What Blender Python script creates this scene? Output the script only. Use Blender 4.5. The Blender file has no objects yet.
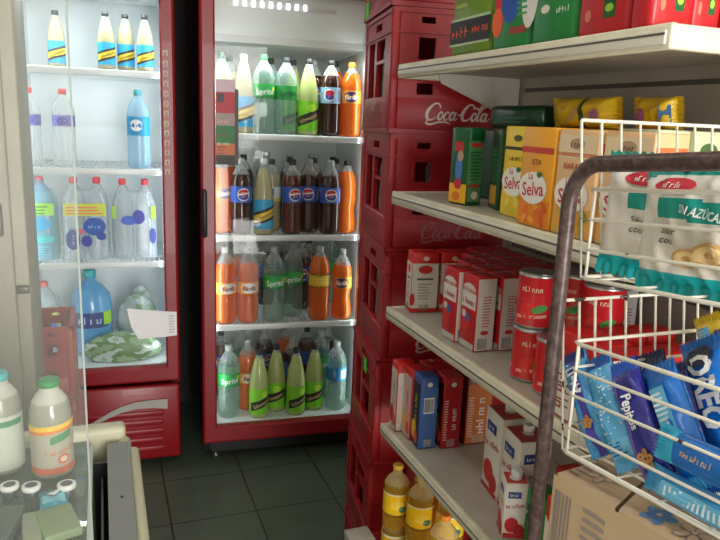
import bpy, bmesh, math, random
from mathutils import Vector, Matrix
random.seed(7)
PI = math.pi
S = bpy.context.scene
COL = S.collection

# ------------------------------------------------------------------ materials
_M = {}
def srgb(c):
    return tuple((x/255/12.92) if x/255 <= .04045 else ((x/255+.055)/1.055)**2.4 for x in c)
def nodes(name):
    m = bpy.data.materials.new(name); m.use_nodes = True
    nt = m.node_tree; nt.nodes.clear()
    return m, nt, nt.nodes.new('ShaderNodeOutputMaterial')
def P(name, c=None, rough=.5, metal=0, coat=0, noise=0, nscale=20, emit=0, bump=0, bscale=60, spec=.5):
    if name in _M: return _M[name]
    m, nt, out = nodes(name)
    b = nt.nodes.new('ShaderNodeBsdfPrincipled')
    col = (*srgb(c), 1)
    b.inputs['Base Color'].default_value = col
    b.inputs['Roughness'].default_value = rough
    b.inputs['Metallic'].default_value = metal
    b.inputs['Coat Weight'].default_value = coat
    b.inputs['Specular IOR Level'].default_value = spec
    if emit:
        b.inputs['Emission Color'].default_value = col
        b.inputs['Emission Strength'].default_value = emit
    if noise or bump:
        tc = nt.nodes.new('ShaderNodeTexCoord')
    if noise:
        n = nt.nodes.new('ShaderNodeTexNoise'); n.inputs['Scale'].default_value = nscale; n.inputs['Detail'].default_value = 5
        nt.links.new(tc.outputs['Object'], n.inputs['Vector'])
        r = nt.nodes.new('ShaderNodeValToRGB')
        r.color_ramp.elements[0].position = .35; r.color_ramp.elements[1].position = .7
        r.color_ramp.elements[0].color = tuple(max(0, x*(1-noise)) for x in col[:3])+(1,)
        r.color_ramp.elements[1].color = tuple(min(1, x*(1+noise)) for x in col[:3])+(1,)
        nt.links.new(n.outputs['Fac'], r.inputs['Fac']); nt.links.new(r.outputs['Color'], b.inputs['Base Color'])
    if bump:
        n2 = nt.nodes.new('ShaderNodeTexNoise'); n2.inputs['Scale'].default_value = bscale
        nt.links.new(tc.outputs['Object'], n2.inputs['Vector'])
        bp = nt.nodes.new('ShaderNodeBump'); bp.inputs['Strength'].default_value = bump; bp.inputs['Distance'].default_value = .004
        nt.links.new(n2.outputs['Fac'], bp.inputs['Height']); nt.links.new(bp.outputs['Normal'], b.inputs['Normal'])
    nt.links.new(b.outputs[0], out.inputs[0])
    _M[name] = m; return m
def liquid(name, c, tl=.35, rough=.12):
    """coloured drink in a clear bottle: glossy skin, lets light through"""
    if name in _M: return _M[name]
    m, nt, out = nodes(name)
    b = nt.nodes.new('ShaderNodeBsdfPrincipled'); b.inputs['Base Color'].default_value = (*srgb(c), 1)
    b.inputs['Roughness'].default_value = rough; b.inputs['Coat Weight'].default_value = .6; b.inputs['Coat Roughness'].default_value = .05
    t = nt.nodes.new('ShaderNodeBsdfTranslucent'); t.inputs['Color'].default_value = (*srgb(c), 1)
    x = nt.nodes.new('ShaderNodeMixShader'); x.inputs[0].default_value = tl
    nt.links.new(b.outputs[0], x.inputs[1]); nt.links.new(t.outputs[0], x.inputs[2]); nt.links.new(x.outputs[0], out.inputs[0])
    _M[name] = m; return m
def clear(name, c, alpha=.45, rough=.1, tr=(1, 1, 1)):
    """clear plastic: part of the light passes straight through"""
    if name in _M: return _M[name]
    m, nt, out = nodes(name)
    b = nt.nodes.new('ShaderNodeBsdfPrincipled'); b.inputs['Base Color'].default_value = (*srgb(c), 1)
    b.inputs['Roughness'].default_value = rough; b.inputs['Specular IOR Level'].default_value = .8
    t = nt.nodes.new('ShaderNodeBsdfTransparent'); t.inputs['Color'].default_value = (*tr, 1)
    x = nt.nodes.new('ShaderNodeMixShader'); x.inputs[0].default_value = alpha
    lw = nt.nodes.new('ShaderNodeLayerWeight'); lw.inputs['Blend'].default_value = .35
    mr = nt.nodes.new('ShaderNodeMapRange'); mr.inputs['To Min'].default_value = alpha; mr.inputs['To Max'].default_value = min(1, alpha+.45)
    nt.links.new(lw.outputs['Facing'], mr.inputs['Value']); nt.links.new(mr.outputs[0], x.inputs[0])
    nt.links.new(t.outputs[0], x.inputs[1]); nt.links.new(b.outputs[0], x.inputs[2]); nt.links.new(x.outputs[0], out.inputs[0])
    _M[name] = m; return m
def glass(name, haze=0.0, hc=(220, 225, 220), rough=.02, refl=1.0):
    """thin pane: fresnel gloss over a straight-through sheet, with a little surface dust"""
    if name in _M: return _M[name]
    m, nt, out = nodes(name)
    t = nt.nodes.new('ShaderNodeBsdfTransparent'); g = nt.nodes.new('ShaderNodeBsdfGlossy'); g.inputs['Roughness'].default_value = rough
    d = nt.nodes.new('ShaderNodeBsdfDiffuse'); d.inputs['Color'].default_value = (*srgb(hc), 1)
    f = nt.nodes.new('ShaderNodeFresnel'); f.inputs['IOR'].default_value = 1.5
    mm = nt.nodes.new('ShaderNodeMath'); mm.operation = 'MULTIPLY'; mm.inputs[1].default_value = refl
    x1 = nt.nodes.new('ShaderNodeMixShader'); x2 = nt.nodes.new('ShaderNodeMixShader'); x1.inputs[0].default_value = haze
    nt.links.new(t.outputs[0], x1.inputs[1]); nt.links.new(d.outputs[0], x1.inputs[2])
    nt.links.new(f.outputs[0], mm.inputs[0]); nt.links.new(mm.outputs[0], x2.inputs[0])
    nt.links.new(x1.outputs[0], x2.inputs[1]); nt.links.new(g.outputs[0], x2.inputs[2]); nt.links.new(x2.outputs[0], out.inputs[0])
    _M[name] = m; return m
def C(r, g, b, rough=.45):
    return P('print_%02x%02x%02x' % (r, g, b), (r, g, b), rough=rough)

# ------------------------------------------------------------------ mesh builder
class MB:
    def __init__(s): s.v = []; s.f = []; s.m = []; s.sm = []; s.mats = []; s.S = None; s.zones = None
    def mi(s, m):
        if m not in s.mats: s.mats.append(m)
        return s.mats.index(m)
    def add(s, vs, fs, m, smooth=False):
        o = len(s.v); s.v += [tuple(x) for x in vs]; k = s.mi(m)
        for f in fs: s.f.append(tuple(i+o for i in f)); s.m.append(k); s.sm.append(smooth)
    def box(s, x0, y0, z0, x1, y1, z1, m):
        v = [(x0,y0,z0),(x1,y0,z0),(x1,y1,z0),(x0,y1,z0),(x0,y0,z1),(x1,y0,z1),(x1,y1,z1),(x0,y1,z1)]
        s.add(v, [(0,3,2,1),(4,5,6,7),(0,1,5,4),(1,2,6,5),(2,3,7,6),(3,0,4,7)], m)
    def rbox(s, x0, y0, z0, x1, y1, z1, m, r=.004, seg=2):
        bm = bmesh.new(); bmesh.ops.create_cube(bm, size=1)
        for v in bm.verts: v.co = ((x0+x1)/2+v.co.x*(x1-x0), (y0+y1)/2+v.co.y*(y1-y0), (z0+z1)/2+v.co.z*(z1-z0))
        bmesh.ops.bevel(bm, geom=bm.edges[:], offset=r, segments=seg, affect='EDGES', profile=.5)
        bm.verts.index_update()
        s.add([v.co[:] for v in bm.verts], [[v.index for v in f.verts] for f in bm.faces], m, True); bm.free()
    def lathe(s, prof, m, seg=20, c=(0,0,0), mfun=None, cap=True):
        vs = []; fs = []; ms = []
        for r, z in prof:
            for i in range(seg):
                a = 2*PI*i/seg; vs.append((c[0]+r*math.cos(a), c[1]+r*math.sin(a), c[2]+z))
        for j in range(len(prof)-1):
            mm = mfun((prof[j][1]+prof[j+1][1])/2) if mfun else m
            o = [(j*seg+i, j*seg+(i+1)%seg, (j+1)*seg+(i+1)%seg, (j+1)*seg+i) for i in range(seg)]
            fs += o; ms += [mm]*seg
        o = len(s.v); s.v += vs
        for f, mm in zip(fs, ms): s.f.append(tuple(i+o for i in f)); s.m.append(s.mi(mm)); s.sm.append(True)
        if cap:
            n = len(prof)-1
            if prof[0][0] > 1e-4: s.f.append(tuple(o+i for i in range(seg))[::-1]); s.m.append(s.mi(mfun(prof[0][1]) if mfun else m)); s.sm.append(False)
            if prof[n][0] > 1e-4: s.f.append(tuple(o+n*seg+i for i in range(seg))); s.m.append(s.mi(mfun(prof[n][1]) if mfun else m)); s.sm.append(False)
    def tube(s, pts, r, m, seg=6, closed=False):
        pts = [Vector(p) for p in pts]; n = len(pts); vs = []; fs = []
        up = None
        for i, p in enumerate(pts):
            a = pts[(i-1) % n] if (i > 0 or closed) else p; b = pts[(i+1) % n] if (i < n-1 or closed) else p
            t = (b-a).normalized()
            if up is None: up = t.orthogonal().normalized()
            up = (up - t*up.dot(t)).normalized(); q = t.cross(up)
            for k in range(seg):
                an = 2*PI*k/seg; vs.append(p + up*(r*math.cos(an)) + q*(r*math.sin(an)))
        for i in range(n if closed else n-1):
            for k in range(seg):
                j = (i+1) % n
                fs.append((i*seg+k, i*seg+(k+1) % seg, j*seg+(k+1) % seg, j*seg+k))
        if not closed: fs += [tuple(range(seg))[::-1], tuple((n-1)*seg+k for k in range(seg))]
        s.add(vs, fs, m, True)
    # ---- printed marks on a surface map s.S(u, v, lift)
    def rect(s, u0, v0, u1, v1, m, lift=.0004, n=1, skew=0):
        vs = []; fs = []
        for i in range(n+1):
            u = u0+(u1-u0)*i/n; k = skew*i/n
            vs += [s.S(u, v0+k, lift), s.S(u, v1+k, lift)]
        for i in range(n): fs.append((2*i, 2*i+2, 2*i+3, 2*i+1))
        s.add(vs, fs, m)
    def grid(s, u0, v0, u1, v1, m, lift=.0004, nu=6, nv=6):
        if s.zones is not None: s.zone(lambda u, v: u0 <= u <= u1 and v0 <= v <= v1, m); return
        vs = [s.S(u0+(u1-u0)*i/nu, v0+(v1-v0)*j/nv, lift) for j in range(nv+1) for i in range(nu+1)]
        s.add(vs, [(j*(nu+1)+i, j*(nu+1)+i+1, (j+1)*(nu+1)+i+1, (j+1)*(nu+1)+i) for j in range(nv) for i in range(nu)], m, True)
    def zone(s, pred, m): s.zones.append((pred, m))
    def ell(s, cu, cv, ru, rv, m, lift=.0006, n=18, rot=0):
        c, d = math.cos(rot), math.sin(rot)
        vs = [s.S(cu, cv, lift)]; K = (.4, .75, 1) if s.zones is not None else (1,)
        for k in K:
            for i in range(n):
                a = 2*PI*i/n; x, y = k*ru*math.cos(a), k*rv*math.sin(a)
                vs.append(s.S(cu+c*x-d*y, cv+d*x+c*y, lift))
        s.add(vs, [(0, 1+i, 1+(i+1) % n) for i in range(n)]+[(1+j*n+i, 1+(j+1)*n+i, 1+(j+1)*n+(i+1) % n, 1+j*n+(i+1) % n) for j in range(len(K)-1) for i in range(n)], m)
    def poly(s, pts, m, lift=.0006):
        s.add([s.S(u, v, lift) for u, v in pts], [tuple(range(len(pts)))], m)
    def text(s, t, cu, cv, h, m, lift=.0009, rot=0, sx=1, bold=0, vert=False):
        vs, fs, w = glyphs(t, bold) if t in LEGIBLE else marks(t)
        c, d = math.cos(rot), math.sin(rot); out = []
        for x, y in vs:
            x = (x-w/2)*h*sx; y = (y-.36)*h
            out.append(s.S(cu+c*x-d*y, cv+d*x+c*y, lift))
        s.add(out, fs, m)
    def bars(s, u0, v0, u1, v1, m, n=12, lift=.0008):
        w = (u1-u0)/n
        for i in range(n):
            s.rect(u0+i*w, v0, u0+i*w+w*random.uniform(.3, .7), v1, m, lift)
    def lines(s, u0, v0, u1, v1, m, n=6, lift=.0008):
        h = (v1-v0)/n
        for i in range(n):
            s.rect(u0, v0+i*h, u0+(u1-u0)*random.uniform(.7, 1), v0+i*h+h*.45, m, lift)
    def script(s, cu, cv, w, m, lift=.0009):
        k = w/4.3
        for pts in COCA:
            st = spline(pts); vs = []; fs = []
            for i, (x, y, wd) in enumerate(st):
                a = st[max(0, i-1)]; b = st[min(len(st)-1, i+1)]
                dx, dy = b[0]-a[0], b[1]-a[1]; L = math.hypot(dx, dy) or 1
                nx, ny = -dy/L*wd/2, dx/L*wd/2
                for sg in (1, -1):
                    xx, yy = x+sg*nx, y+sg*ny; xx += .25*yy
                    vs.append(s.S(cu+(xx-2.2)*k, cv+(yy-.4)*k, lift))
            for i in range(len(st)-1): fs.append((2*i, 2*i+1, 2*i+3, 2*i+2))
            s.add(vs, fs, m)
    def build(s, name, parent=None, fix=False):
        me = bpy.data.meshes.new(name); me.from_pydata(s.v, [], s.f)
        for m in s.mats: me.materials.append(m)
        me.polygons.foreach_set('material_index', s.m); me.polygons.foreach_set('use_smooth', s.sm)
        me.update()
        o = bpy.data.objects.new(name, me); COL.objects.link(o)
        if parent: o.parent = parent
        return o
LEGIBLE = {'Sprite', 'Schweppes', 'Fanta', 'pepsi', 'OREO', 'Pepitos', 'SIN AZÚCARES', 'Sabor', 'coco', 'La', 'Selva', 'NARANJA', 'ISTA'}
def marks(t):
    """print too blurred to read in the photograph: a run of small strokes of the same length"""
    rnd = random.Random(len(t)*31+ord(t[0])); vs = []; fs = []; x = 0
    def bar(a, b, c, d):
        n = len(vs); vs.extend([(a, b), (c, b), (c, d), (a, d)]); fs.append((n, n+1, n+2, n+3))
    for ch in t:
        hh = rnd.choice((.5, .5, .72)); bar(x, 0, x+.13, hh); k = rnd.random()
        if k < .6: bar(x+.34, 0, x+.46, hh*rnd.choice((1, .6)))
        if k < .8: y = rnd.choice((0, hh*.45, hh-.11)); bar(x+.13, y, x+.36, y+.11)
        x += .58
    return vs, fs, x
_G = {}
def glyphs(t, bold=0):
    k = (t, bold)
    if k in _G: return _G[k]
    cu = bpy.data.curves.new('lettering', 'FONT'); cu.body = t; cu.size = 1; cu.resolution_u = 2; cu.offset = bold; cu.fill_mode = 'FRONT'
    o = bpy.data.objects.new('lettering', cu); COL.objects.link(o)
    dg = bpy.context.evaluated_depsgraph_get(); ev = o.evaluated_get(dg); me = ev.to_mesh()
    vs = [(v.co.x, v.co.y) for v in me.vertices]; fs = [tuple(p.vertices) for p in me.polygons]
    ev.to_mesh_clear(); bpy.data.objects.remove(o); bpy.data.curves.remove(cu)
    w = max([x for x, y in vs] or [1]); _G[k] = (vs, fs, w); return _G[k]
def loop(cx, cy, rx, ry, w, n=8, a0=.5):
    return [(cx+rx*math.cos(a0+2*PI*i/n), cy+ry*math.sin(a0+2*PI*i/n), w*(.6+.5*abs(math.sin(PI*i/n)))) for i in range(n+1)]
COCA = [
 [(.78,.72,.1),(.66,.95,.1),(.36,1.0,.12),(.08,.7,.2),(.0,.35,.22),(.12,.05,.16),(.38,-.02,.1),(.66,.15,.07)],
 [(.2,.02,.08),(.1,-.2,.1),(.4,-.3,.13),(.9,-.16,.12),(1.4,-.14,.1),(1.75,-.25,.05)],
 loop(.92,.25,.14,.24,.13), [(1.46,.42,.1),(1.32,.5,.1),(1.18,.3,.15),(1.22,.05,.12),(1.36,.0,.09),(1.5,.14,.06)],
 loop(1.7,.25,.14,.24,.13), [(1.9,.5,.12),(1.86,.12,.13),(1.95,.01,.08),(2.08,.16,.05)], [(2.06,.33,.09),(2.26,.37,.09)],
 [(3.0,.74,.1),(2.92,.97,.1),(2.62,.98,.13),(2.4,.65,.2),(2.35,.32,.22),(2.5,.03,.16),(2.75,.03,.1),(2.98,.2,.07)],
 [(2.92,.97,.07),(3.15,.8,.12),(3.5,.78,.14),(3.85,.95,.12),(4.15,.8,.06)],
 loop(3.16,.25,.14,.24,.13), [(3.36,.25,.06),(3.6,.8,.08),(3.55,1.08,.08),(3.43,.8,.12),(3.42,.15,.13),(3.5,.0,.09),(3.62,.12,.05)],
 loop(3.8,.25,.14,.24,.13), [(4.0,.5,.12),(3.97,.12,.13),(4.06,.01,.08),(4.25,.2,.05)]]
def spline(p, n=5):
    out = []
    for i in range(len(p)-1):
        a, b, c, d = p[max(0, i-1)], p[i], p[i+1], p[min(len(p)-1, i+2)]
        for k in range(n):
            t = k/n
            out.append(tuple(.5*((2*b[j])+(-a[j]+c[j])*t+(2*a[j]-5*b[j]+4*c[j]-d[j])*t*t+(-a[j]+3*b[j]-3*c[j]+d[j])*t**3) for j in range(3)))
    out.append(p[-1]); return out
# surface maps
def front(sx, sy): return lambda u, v, l: (u, -sy/2-l, v)
def left(sx, sy): return lambda u, v, l: (-sx/2-l, -u, v)
def right(sx, sy): return lambda u, v, l: (sx/2+l, u, v)
def top(sz): return lambda u, v, l: (u, v, sz+l)
def cyl(r): return lambda u, v, l: ((r+l)*math.sin(u/r), -(r+l)*math.cos(u/r), v)

# ------------------------------------------------------------------ things
def tag(o, label, cat, group=None, kind=None):
    o['label'] = label; o['category'] = cat
    if group: o['group'] = group
    if kind: o['kind'] = kind
    return o
def thing(name, label, cat, loc=(0,0,0), rz=0, group=None):
    o = bpy.data.objects.new(name, None); COL.objects.link(o); o.empty_display_size = .05
    o.location = loc; o.rotation_euler = (0, 0, rz)
    return tag(o, label, cat, group)
def struct(o): o['kind'] = 'structure'; return o
def copy_tree(o, parent=None):
    c = o.copy(); COL.objects.link(c)
    if parent: c.parent = parent
    for ch in list(o.children): copy_tree(ch, c)
    return c
def pose(o, loc, xa, za):
    """stand a thing with its width along xa and its length along za"""
    z = Vector(za).normalized(); x = Vector(xa); x = (x-z*x.dot(z)).normalized(); y = z.cross(x)
    m = Matrix((x, y, z)).transposed().to_4x4(); m.translation = Vector(loc); o.matrix_world = m

RED = P('crate_red', (156, 16, 28), rough=.42, noise=.12, nscale=8)
CREAM = P('cream_enamel', (216, 210, 188), rough=.42, noise=.1, nscale=16)
GREYM = P('shelf_grey', (178, 172, 158), rough=.42, noise=.08, nscale=14)
WHITE = P('white_liner', (232, 238, 240), rough=.35)
BLACK = P('black_plastic', (20, 20, 22), rough=.45)
DRED = P('fridge_red', (140, 12, 24), rough=.38, coat=.08)
# ================================================================== setting
def floor_mat():
    m, nt, out = nodes('floor_tiles')
    b = nt.nodes.new('ShaderNodeBsdfPrincipled'); b.inputs['Roughness'].default_value = .4
    tc = nt.nodes.new('ShaderNodeTexCoord'); mp = nt.nodes.new('ShaderNodeMapping'); mp.inputs['Location'].default_value = (.133, .22, 0)
    br = nt.nodes.new('ShaderNodeTexBrick'); br.offset = 0; br.inputs['Scale'].default_value = 1
    br.inputs['Brick Width'].default_value = .333; br.inputs['Row Height'].default_value = .333; br.inputs['Mortar Size'].default_value = .004
    br.inputs['Color1'].default_value = (*srgb((86,98,84)),1); br.inputs['Color2'].default_value = (*srgb((92,104,90)),1); br.inputs['Mortar'].default_value = (*srgb((44,48,42)),1)
    n = nt.nodes.new('ShaderNodeTexNoise'); n.inputs['Scale'].default_value = 7; n.inputs['Detail'].default_value = 6
    mx = nt.nodes.new('ShaderNodeMixRGB'); mx.blend_type = 'MULTIPLY'; mx.inputs[0].default_value = .45
    nt.links.new(tc.outputs['Object'], mp.inputs[0]); nt.links.new(mp.outputs[0], br.inputs['Vector']); nt.links.new(tc.outputs['Object'], n.inputs['Vector'])
    nt.links.new(br.outputs['Color'], mx.inputs[1]); nt.links.new(n.outputs['Fac'], mx.inputs[2]); nt.links.new(mx.outputs[0], b.inputs['Base Color']); nt.links.new(b.outputs[0], out.inputs[0])
    return m
X0, X1, Y0, Y1, ZC = -1.75, 1.25, -2.0, 3.62, 2.75
WALL = P('wall_paint', (205, 200, 186), rough=.7, noise=.05, nscale=3)
def boxobj(name, *a):
    b = MB(); b.box(*a); return b.build(name)
struct(boxobj('floor', X0-.1, Y0-.1, -.1, X1+.1, Y1+.1, 0, floor_mat()))
struct(boxobj('ceiling', X0-.1, Y0-.1, ZC, X1+.1, Y1+.1, ZC+.1, P('ceiling_paint', (214, 212, 204), rough=.8)))
struct(boxobj('wall_left', X0-.1, Y0-.1, 0, X0, Y1+.1, ZC, WALL))
struct(boxobj('wall_right', X1, Y0-.1, 0, X1+.1, Y1+.1, ZC, WALL))
struct(boxobj('wall_back', X0, Y1, 0, X1, Y1+.1, ZC, P('wall_gap_shade', (52, 46, 46), rough=.8)))  # back wall coloured dark for the shade in the gap between the fridges
b = MB()   # street-side wall behind the viewer, with the open shop door
DX0, DX1, DZ = .1, 1.2, 2.3
b.box(X0, Y0-.1, 0, DX0, Y0, ZC, WALL); b.box(DX1, Y0-.1, 0, X1, Y0, ZC, WALL); b.box(DX0, Y0-.1, DZ, DX1, Y0, ZC, WALL)
struct(b.build('wall_front'))

# ================================================================== bottles
PET = clear('clear_pet', (205, 215, 215), .22, .08)
PETG = clear('clear_pet_green_tint', (150, 180, 168), .24, .06, (.86, .94, .89))
PETB = clear('clear_pet_blue_tint', (160, 200, 225), .40, .1, (.85, .94, .98))
def profile(kind, r, h):
    if kind == 'pet': q = [(.001,.012),(.55,.008),(.78,0),(.95,.025),(1,.06),(1,.17),(.965,.2),(1,.23),(1,.33),(.965,.36),(1,.40),(.985,.43),(.985,.64),(1,.66),(.97,.72),(.83,.79),(.58,.86),(.34,.91),(.29,.93),(.29,.97)]
    elif kind == 'cone': q = [(.001,.012),(.6,.006),(.85,0),(.98,.03),(1,.08),(1,.2),(1,.43),(.98,.5),(.9,.6),(.76,.7),(.58,.8),(.42,.88),(.32,.92),(.3,.94),(.3,.97)]
    elif kind == 'waist': q = [(.001,.012),(.6,.006),(.85,0),(1,.04),(1.02,.12),(.95,.22),(.84,.31),(.86,.37),(.98,.44),(.985,.45),(.985,.62),(1,.64),(.97,.70),(.85,.77),(.6,.85),(.36,.905),(.3,.925),(.3,.97)]
    elif kind == 'oil': q = [(.001,.01),(.7,.004),(.92,0),(1,.03),(1,.2),(.94,.235),(1,.27),(1,.6),(.95,.64),(.98,.67),(.93,.72),(.72,.79),(.42,.85),(.34,.87),(.34,.95)]
    elif kind == 'jug': q = [(.001,.01),(.8,.004),(.95,0),(1,.03),(1,.3),(.98,.5),(1,.6),(.98,.68),(.85,.78),(.6,.86),(.46,.89),(.46,.95)]
    elif kind == 'drum': q = [(.001,.008),(.9,0),(1,.02),(1,.42),(.96,.44),(1,.46),(1,.95),(.95,.98),(.75,.999)]
    else: q = [(.001,.012),(.6,.006),(.85,0),(.98,.03),(1,.07),(1,.7),(.9,.76),(.62,.84),(.36,.90),(.34,.97)]
    return [(a*r, z*h) for a, z in q]
def bottle(name, label, kind, r, h, liq, pet, level, capm, labfn=None, loc=(0,0,0), rz=0, group=None, lab=None):
    t = thing(name, label, 'bottle', loc, rz, group)
    b = MB(); b.lathe(profile(kind, r, h), None, 22, mfun=lambda z: liq if z < level*h else pet); b.build('body', t)
    k = .34 if kind == 'oil' else (.46 if kind == 'jug' else .31); b = MB(); rc = max(r*k*1.12, .0135)
    b.lathe([(rc*.9, .925*h), (rc, .93*h), (rc, .985*h), (rc*.85, h)], capm, 14); b.build('cap', t)
    if labfn:
        b = MB(); b.S = cyl(r*1.005); labfn(b, r, h); b.build('label', t)
    return t
def band(b, r, h, z0, z1, m, n=22):
    b.lathe([(r*1.005, z0*h), (r*1.005, z1*h)], m, n, cap=False)
W_ = C(240, 240, 238); K_ = C(20, 20, 22); NAVY = C(20, 40, 120)
def lab_sprite(b, r, h):
    band(b, r, h, .45, .63, C(22, 168, 70)); b.text('Sprite', 0, .535*h, .105*h, W_, rot=.06, bold=.015)
    b.rect(-r*1.2, .455*h, r*1.2, .475*h, C(10, 110, 50), n=8); b.ell(r*.9, .57*h, r*.2, r*.2, C(245, 225, 60))
def lab_spritezero(b, r, h):
    band(b, r, h, .45, .63, C(18, 150, 62)); b.text('Sprite', 0, .535*h, .105*h, C(12, 60, 30), rot=.06, bold=.015)
def lab_pepsi(b, r, h):
    band(b, r, h, .43, .64, C(38, 92, 190)); b.ell(0, .535*h, r*.62, .085*h, W_, .0008); b.ell(0, .56*h, r*.5, .045*h, C(205, 30, 45), .0011)
    b.ell(0, .51*h, r*.5, .045*h, C(25, 60, 160), .0011); b.rect(-r*.5, .525*h, r*.5, .545*h, W_, .0014, 6, .02*h); b.text('pepsi', r*1.0, .53*h, .07*h, W_, rot=PI/2)
def lab_pepsilight(b, r, h):
    band(b, r, h, .43, .64, C(150, 190, 222)); b.ell(-.2*r, .54*h, r*.6, .08*h, W_, .0008); b.ell(-.2*r, .56*h, r*.45, .04*h, C(205, 40, 50), .0011)
    b.ell(-.2*r, .515*h, r*.45, .04*h, C(25, 60, 160), .0011); b.text('pepsi', r*.75, .53*h, .07*h, NAVY, rot=PI/2)
def lab_pomelo(b, r, h):
    band(b, r, h, .08, .47, C(45, 165, 215)); b.rect(-r*1.3, .11*h, r*1.3, .29*h, C(50, 40, 34), .0005, 10, .12*h); b.rect(-r*1.3, .15*h, r*1.3, .25*h, C(240, 205, 50), .0009, 10, .12*h)
    b.text('Schweppes', 0, .26*h, .075*h, C(60, 40, 20), .0012, rot=.42, sx=.85, bold=.01)
def lab_lime(b, r, h):
    band(b, r, h, .06, .45, C(130, 215, 30)); b.rect(-r*1.3, .10*h, r*1.3, .23*h, K_, .0007, 10, .13*h)
    b.text('Schweppes', 0, .23*h, .075*h, C(225, 200, 130), .0012, rot=.42, sx=.85, bold=.01); b.ell(.3*r, .36*h, r*.4, .05*h, C(190, 240, 60))
def lab_fanta(b, r, h):
    band(b, r, h, .45, .62, C(245, 150, 50)); b.ell(-.1*r, .535*h, r*.75, .07*h, C(25, 45, 110), .0008); b.text('Fanta', -.1*r, .535*h, .085*h, W_, .0012, rot=.1, bold=.015)
def lab_fantawhite(b, r, h):
    band(b, r, h, .40, .55, C(246, 170, 70)); b.ell(.1*r, .475*h, r*.8, .065*h, C(225, 235, 240), .0008); b.text('Fanta', .1*r, .475*h, .08*h, NAVY, .0012, rot=.1, bold=.015)
def lab_yellow(b, r, h):
    band(b, r, h, .46, .64, C(240, 195, 40)); b.rect(-1.4*r, .62*h, 1.4*r, .64*h, C(110, 60, 30), n=8); b.rect(-1.4*r, .46*h, 1.4*r, .475*h, C(110, 60, 30), n=8); b.ell(.1*r, .55*h, r*.5, .05*h, C(250, 225, 110))
def lab_tonic(b, r, h):
    band(b, r, h, .42, .62, C(225, 235, 240)); b.rect(-r, .42*h, r, .47*h, C(240, 225, 80), .0008, 8); b.rect(-.7*r, .5*h, .1*r, .6*h, C(30, 70, 150), .0008, 6)
def lab_aqua(b, r, h):
    band(b, r, h, .45, .64, C(40, 140, 205)); b.rect(.1*r, .48*h, .9*r, .61*h, C(190, 220, 240), .0008, 5); b.text('AGUA', -.5*r, .55*h, .06*h, W_, rot=PI/2)
# drinks: kind, radius, height, liquid, clear top, level, cap, label art
ORANGE = liquid('orange_soda', (238, 120, 20), .4); COLA = liquid('cola', (52, 20, 14), .12, .06); AMBER = liquid('diet_cola', (92, 36, 14), .25)
POM = liquid('pale_grapefruit_soda', (196, 190, 150), .28); LIME = liquid('pale_lime_soda', (214, 224, 150), .45); SALM = liquid('salmon_orange_soda', (234, 116, 40), .4)
capK = P('cap_black', (28, 28, 30), rough=.5); capG = P('cap_green', (20, 130, 60), rough=.5); capW = P('cap_white', (225, 230, 228), rough=.4)
capO = P('cap_orange', (240, 140, 40), rough=.5); capR = P('cap_pink_red', (225, 70, 85), rough=.5); capDG = P('cap_dark_green', (30, 70, 55), rough=.5); capT = P('cap_teal', (70, 170, 175), rough=.5)
capC = clear('cap_clear', (190, 195, 190), .6)
DR = {
 'tonic': ('pet', .043, .325, POM, PET, .82, capDG, lab_tonic), 'pomelo': ('cone', .044, .325, POM, PET, .9, capC, lab_pomelo),
 'sprite': ('pet', .047, .33, PETG, PET, .8, capG, lab_sprite), 'spritezero': ('pet', .047, .325, PETG, PET, .8, capK, lab_spritezero),
 'lime': ('cone', .045, .325, LIME, PET, .86, capK, lab_lime), 'pepsilight': ('pet', .044, .325, COLA, PET, .8, capK, lab_pepsilight),
 'fanta': ('pet', .046, .32, ORANGE, PET, .84, capO, lab_fanta), 'pepsi': ('pet', .045, .33, COLA, PET, .78, capC, lab_pepsi),
 'pepsiamber': ('pet', .045, .33, AMBER, PET, .78, capK, lab_pepsi), 'pomelowhite': ('cone', .045, .33, POM, PET, .9, capW, lab_pomelo),
 'orange': ('pet', .046, .33, ORANGE, PET, .84, capK, lab_fanta), 'salmon': ('pet', .048, .345, SALM, PET, .82, capC, lab_fantawhite),
 'clearsprite': ('pet', .05, .345, PETG, PET, .8, capC, lab_sprite), 'yellowband': ('pet', .05, .345, ORANGE, PET, .86, capC, lab_yellow),
 'fantawaist': ('waist', .046, .33, ORANGE, PET, .8, capC, lab_fanta), 'citruswaist': ('waist', .046, .33, ORANGE, PET, .84, capK, None),
 'aqua': ('pet', .05, .34, PETG, PET, .8, capC, lab_aqua)}
_B = {}
def drink(key, name, label, loc, rz, group):
    kind, r, h, lq, pt, lv, cp, lf = DR[key]
    if key in _B:
        t = copy_tree(_B[key]); t.location = loc; t.rotation_euler = (0,0,rz); t.name = name; return tag(t, label, 'bottle', group)
    t = bottle(name, label, kind, r, h, lq, pt, lv, cp, lf, loc, rz, group); _B[key] = t; return t

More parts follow.
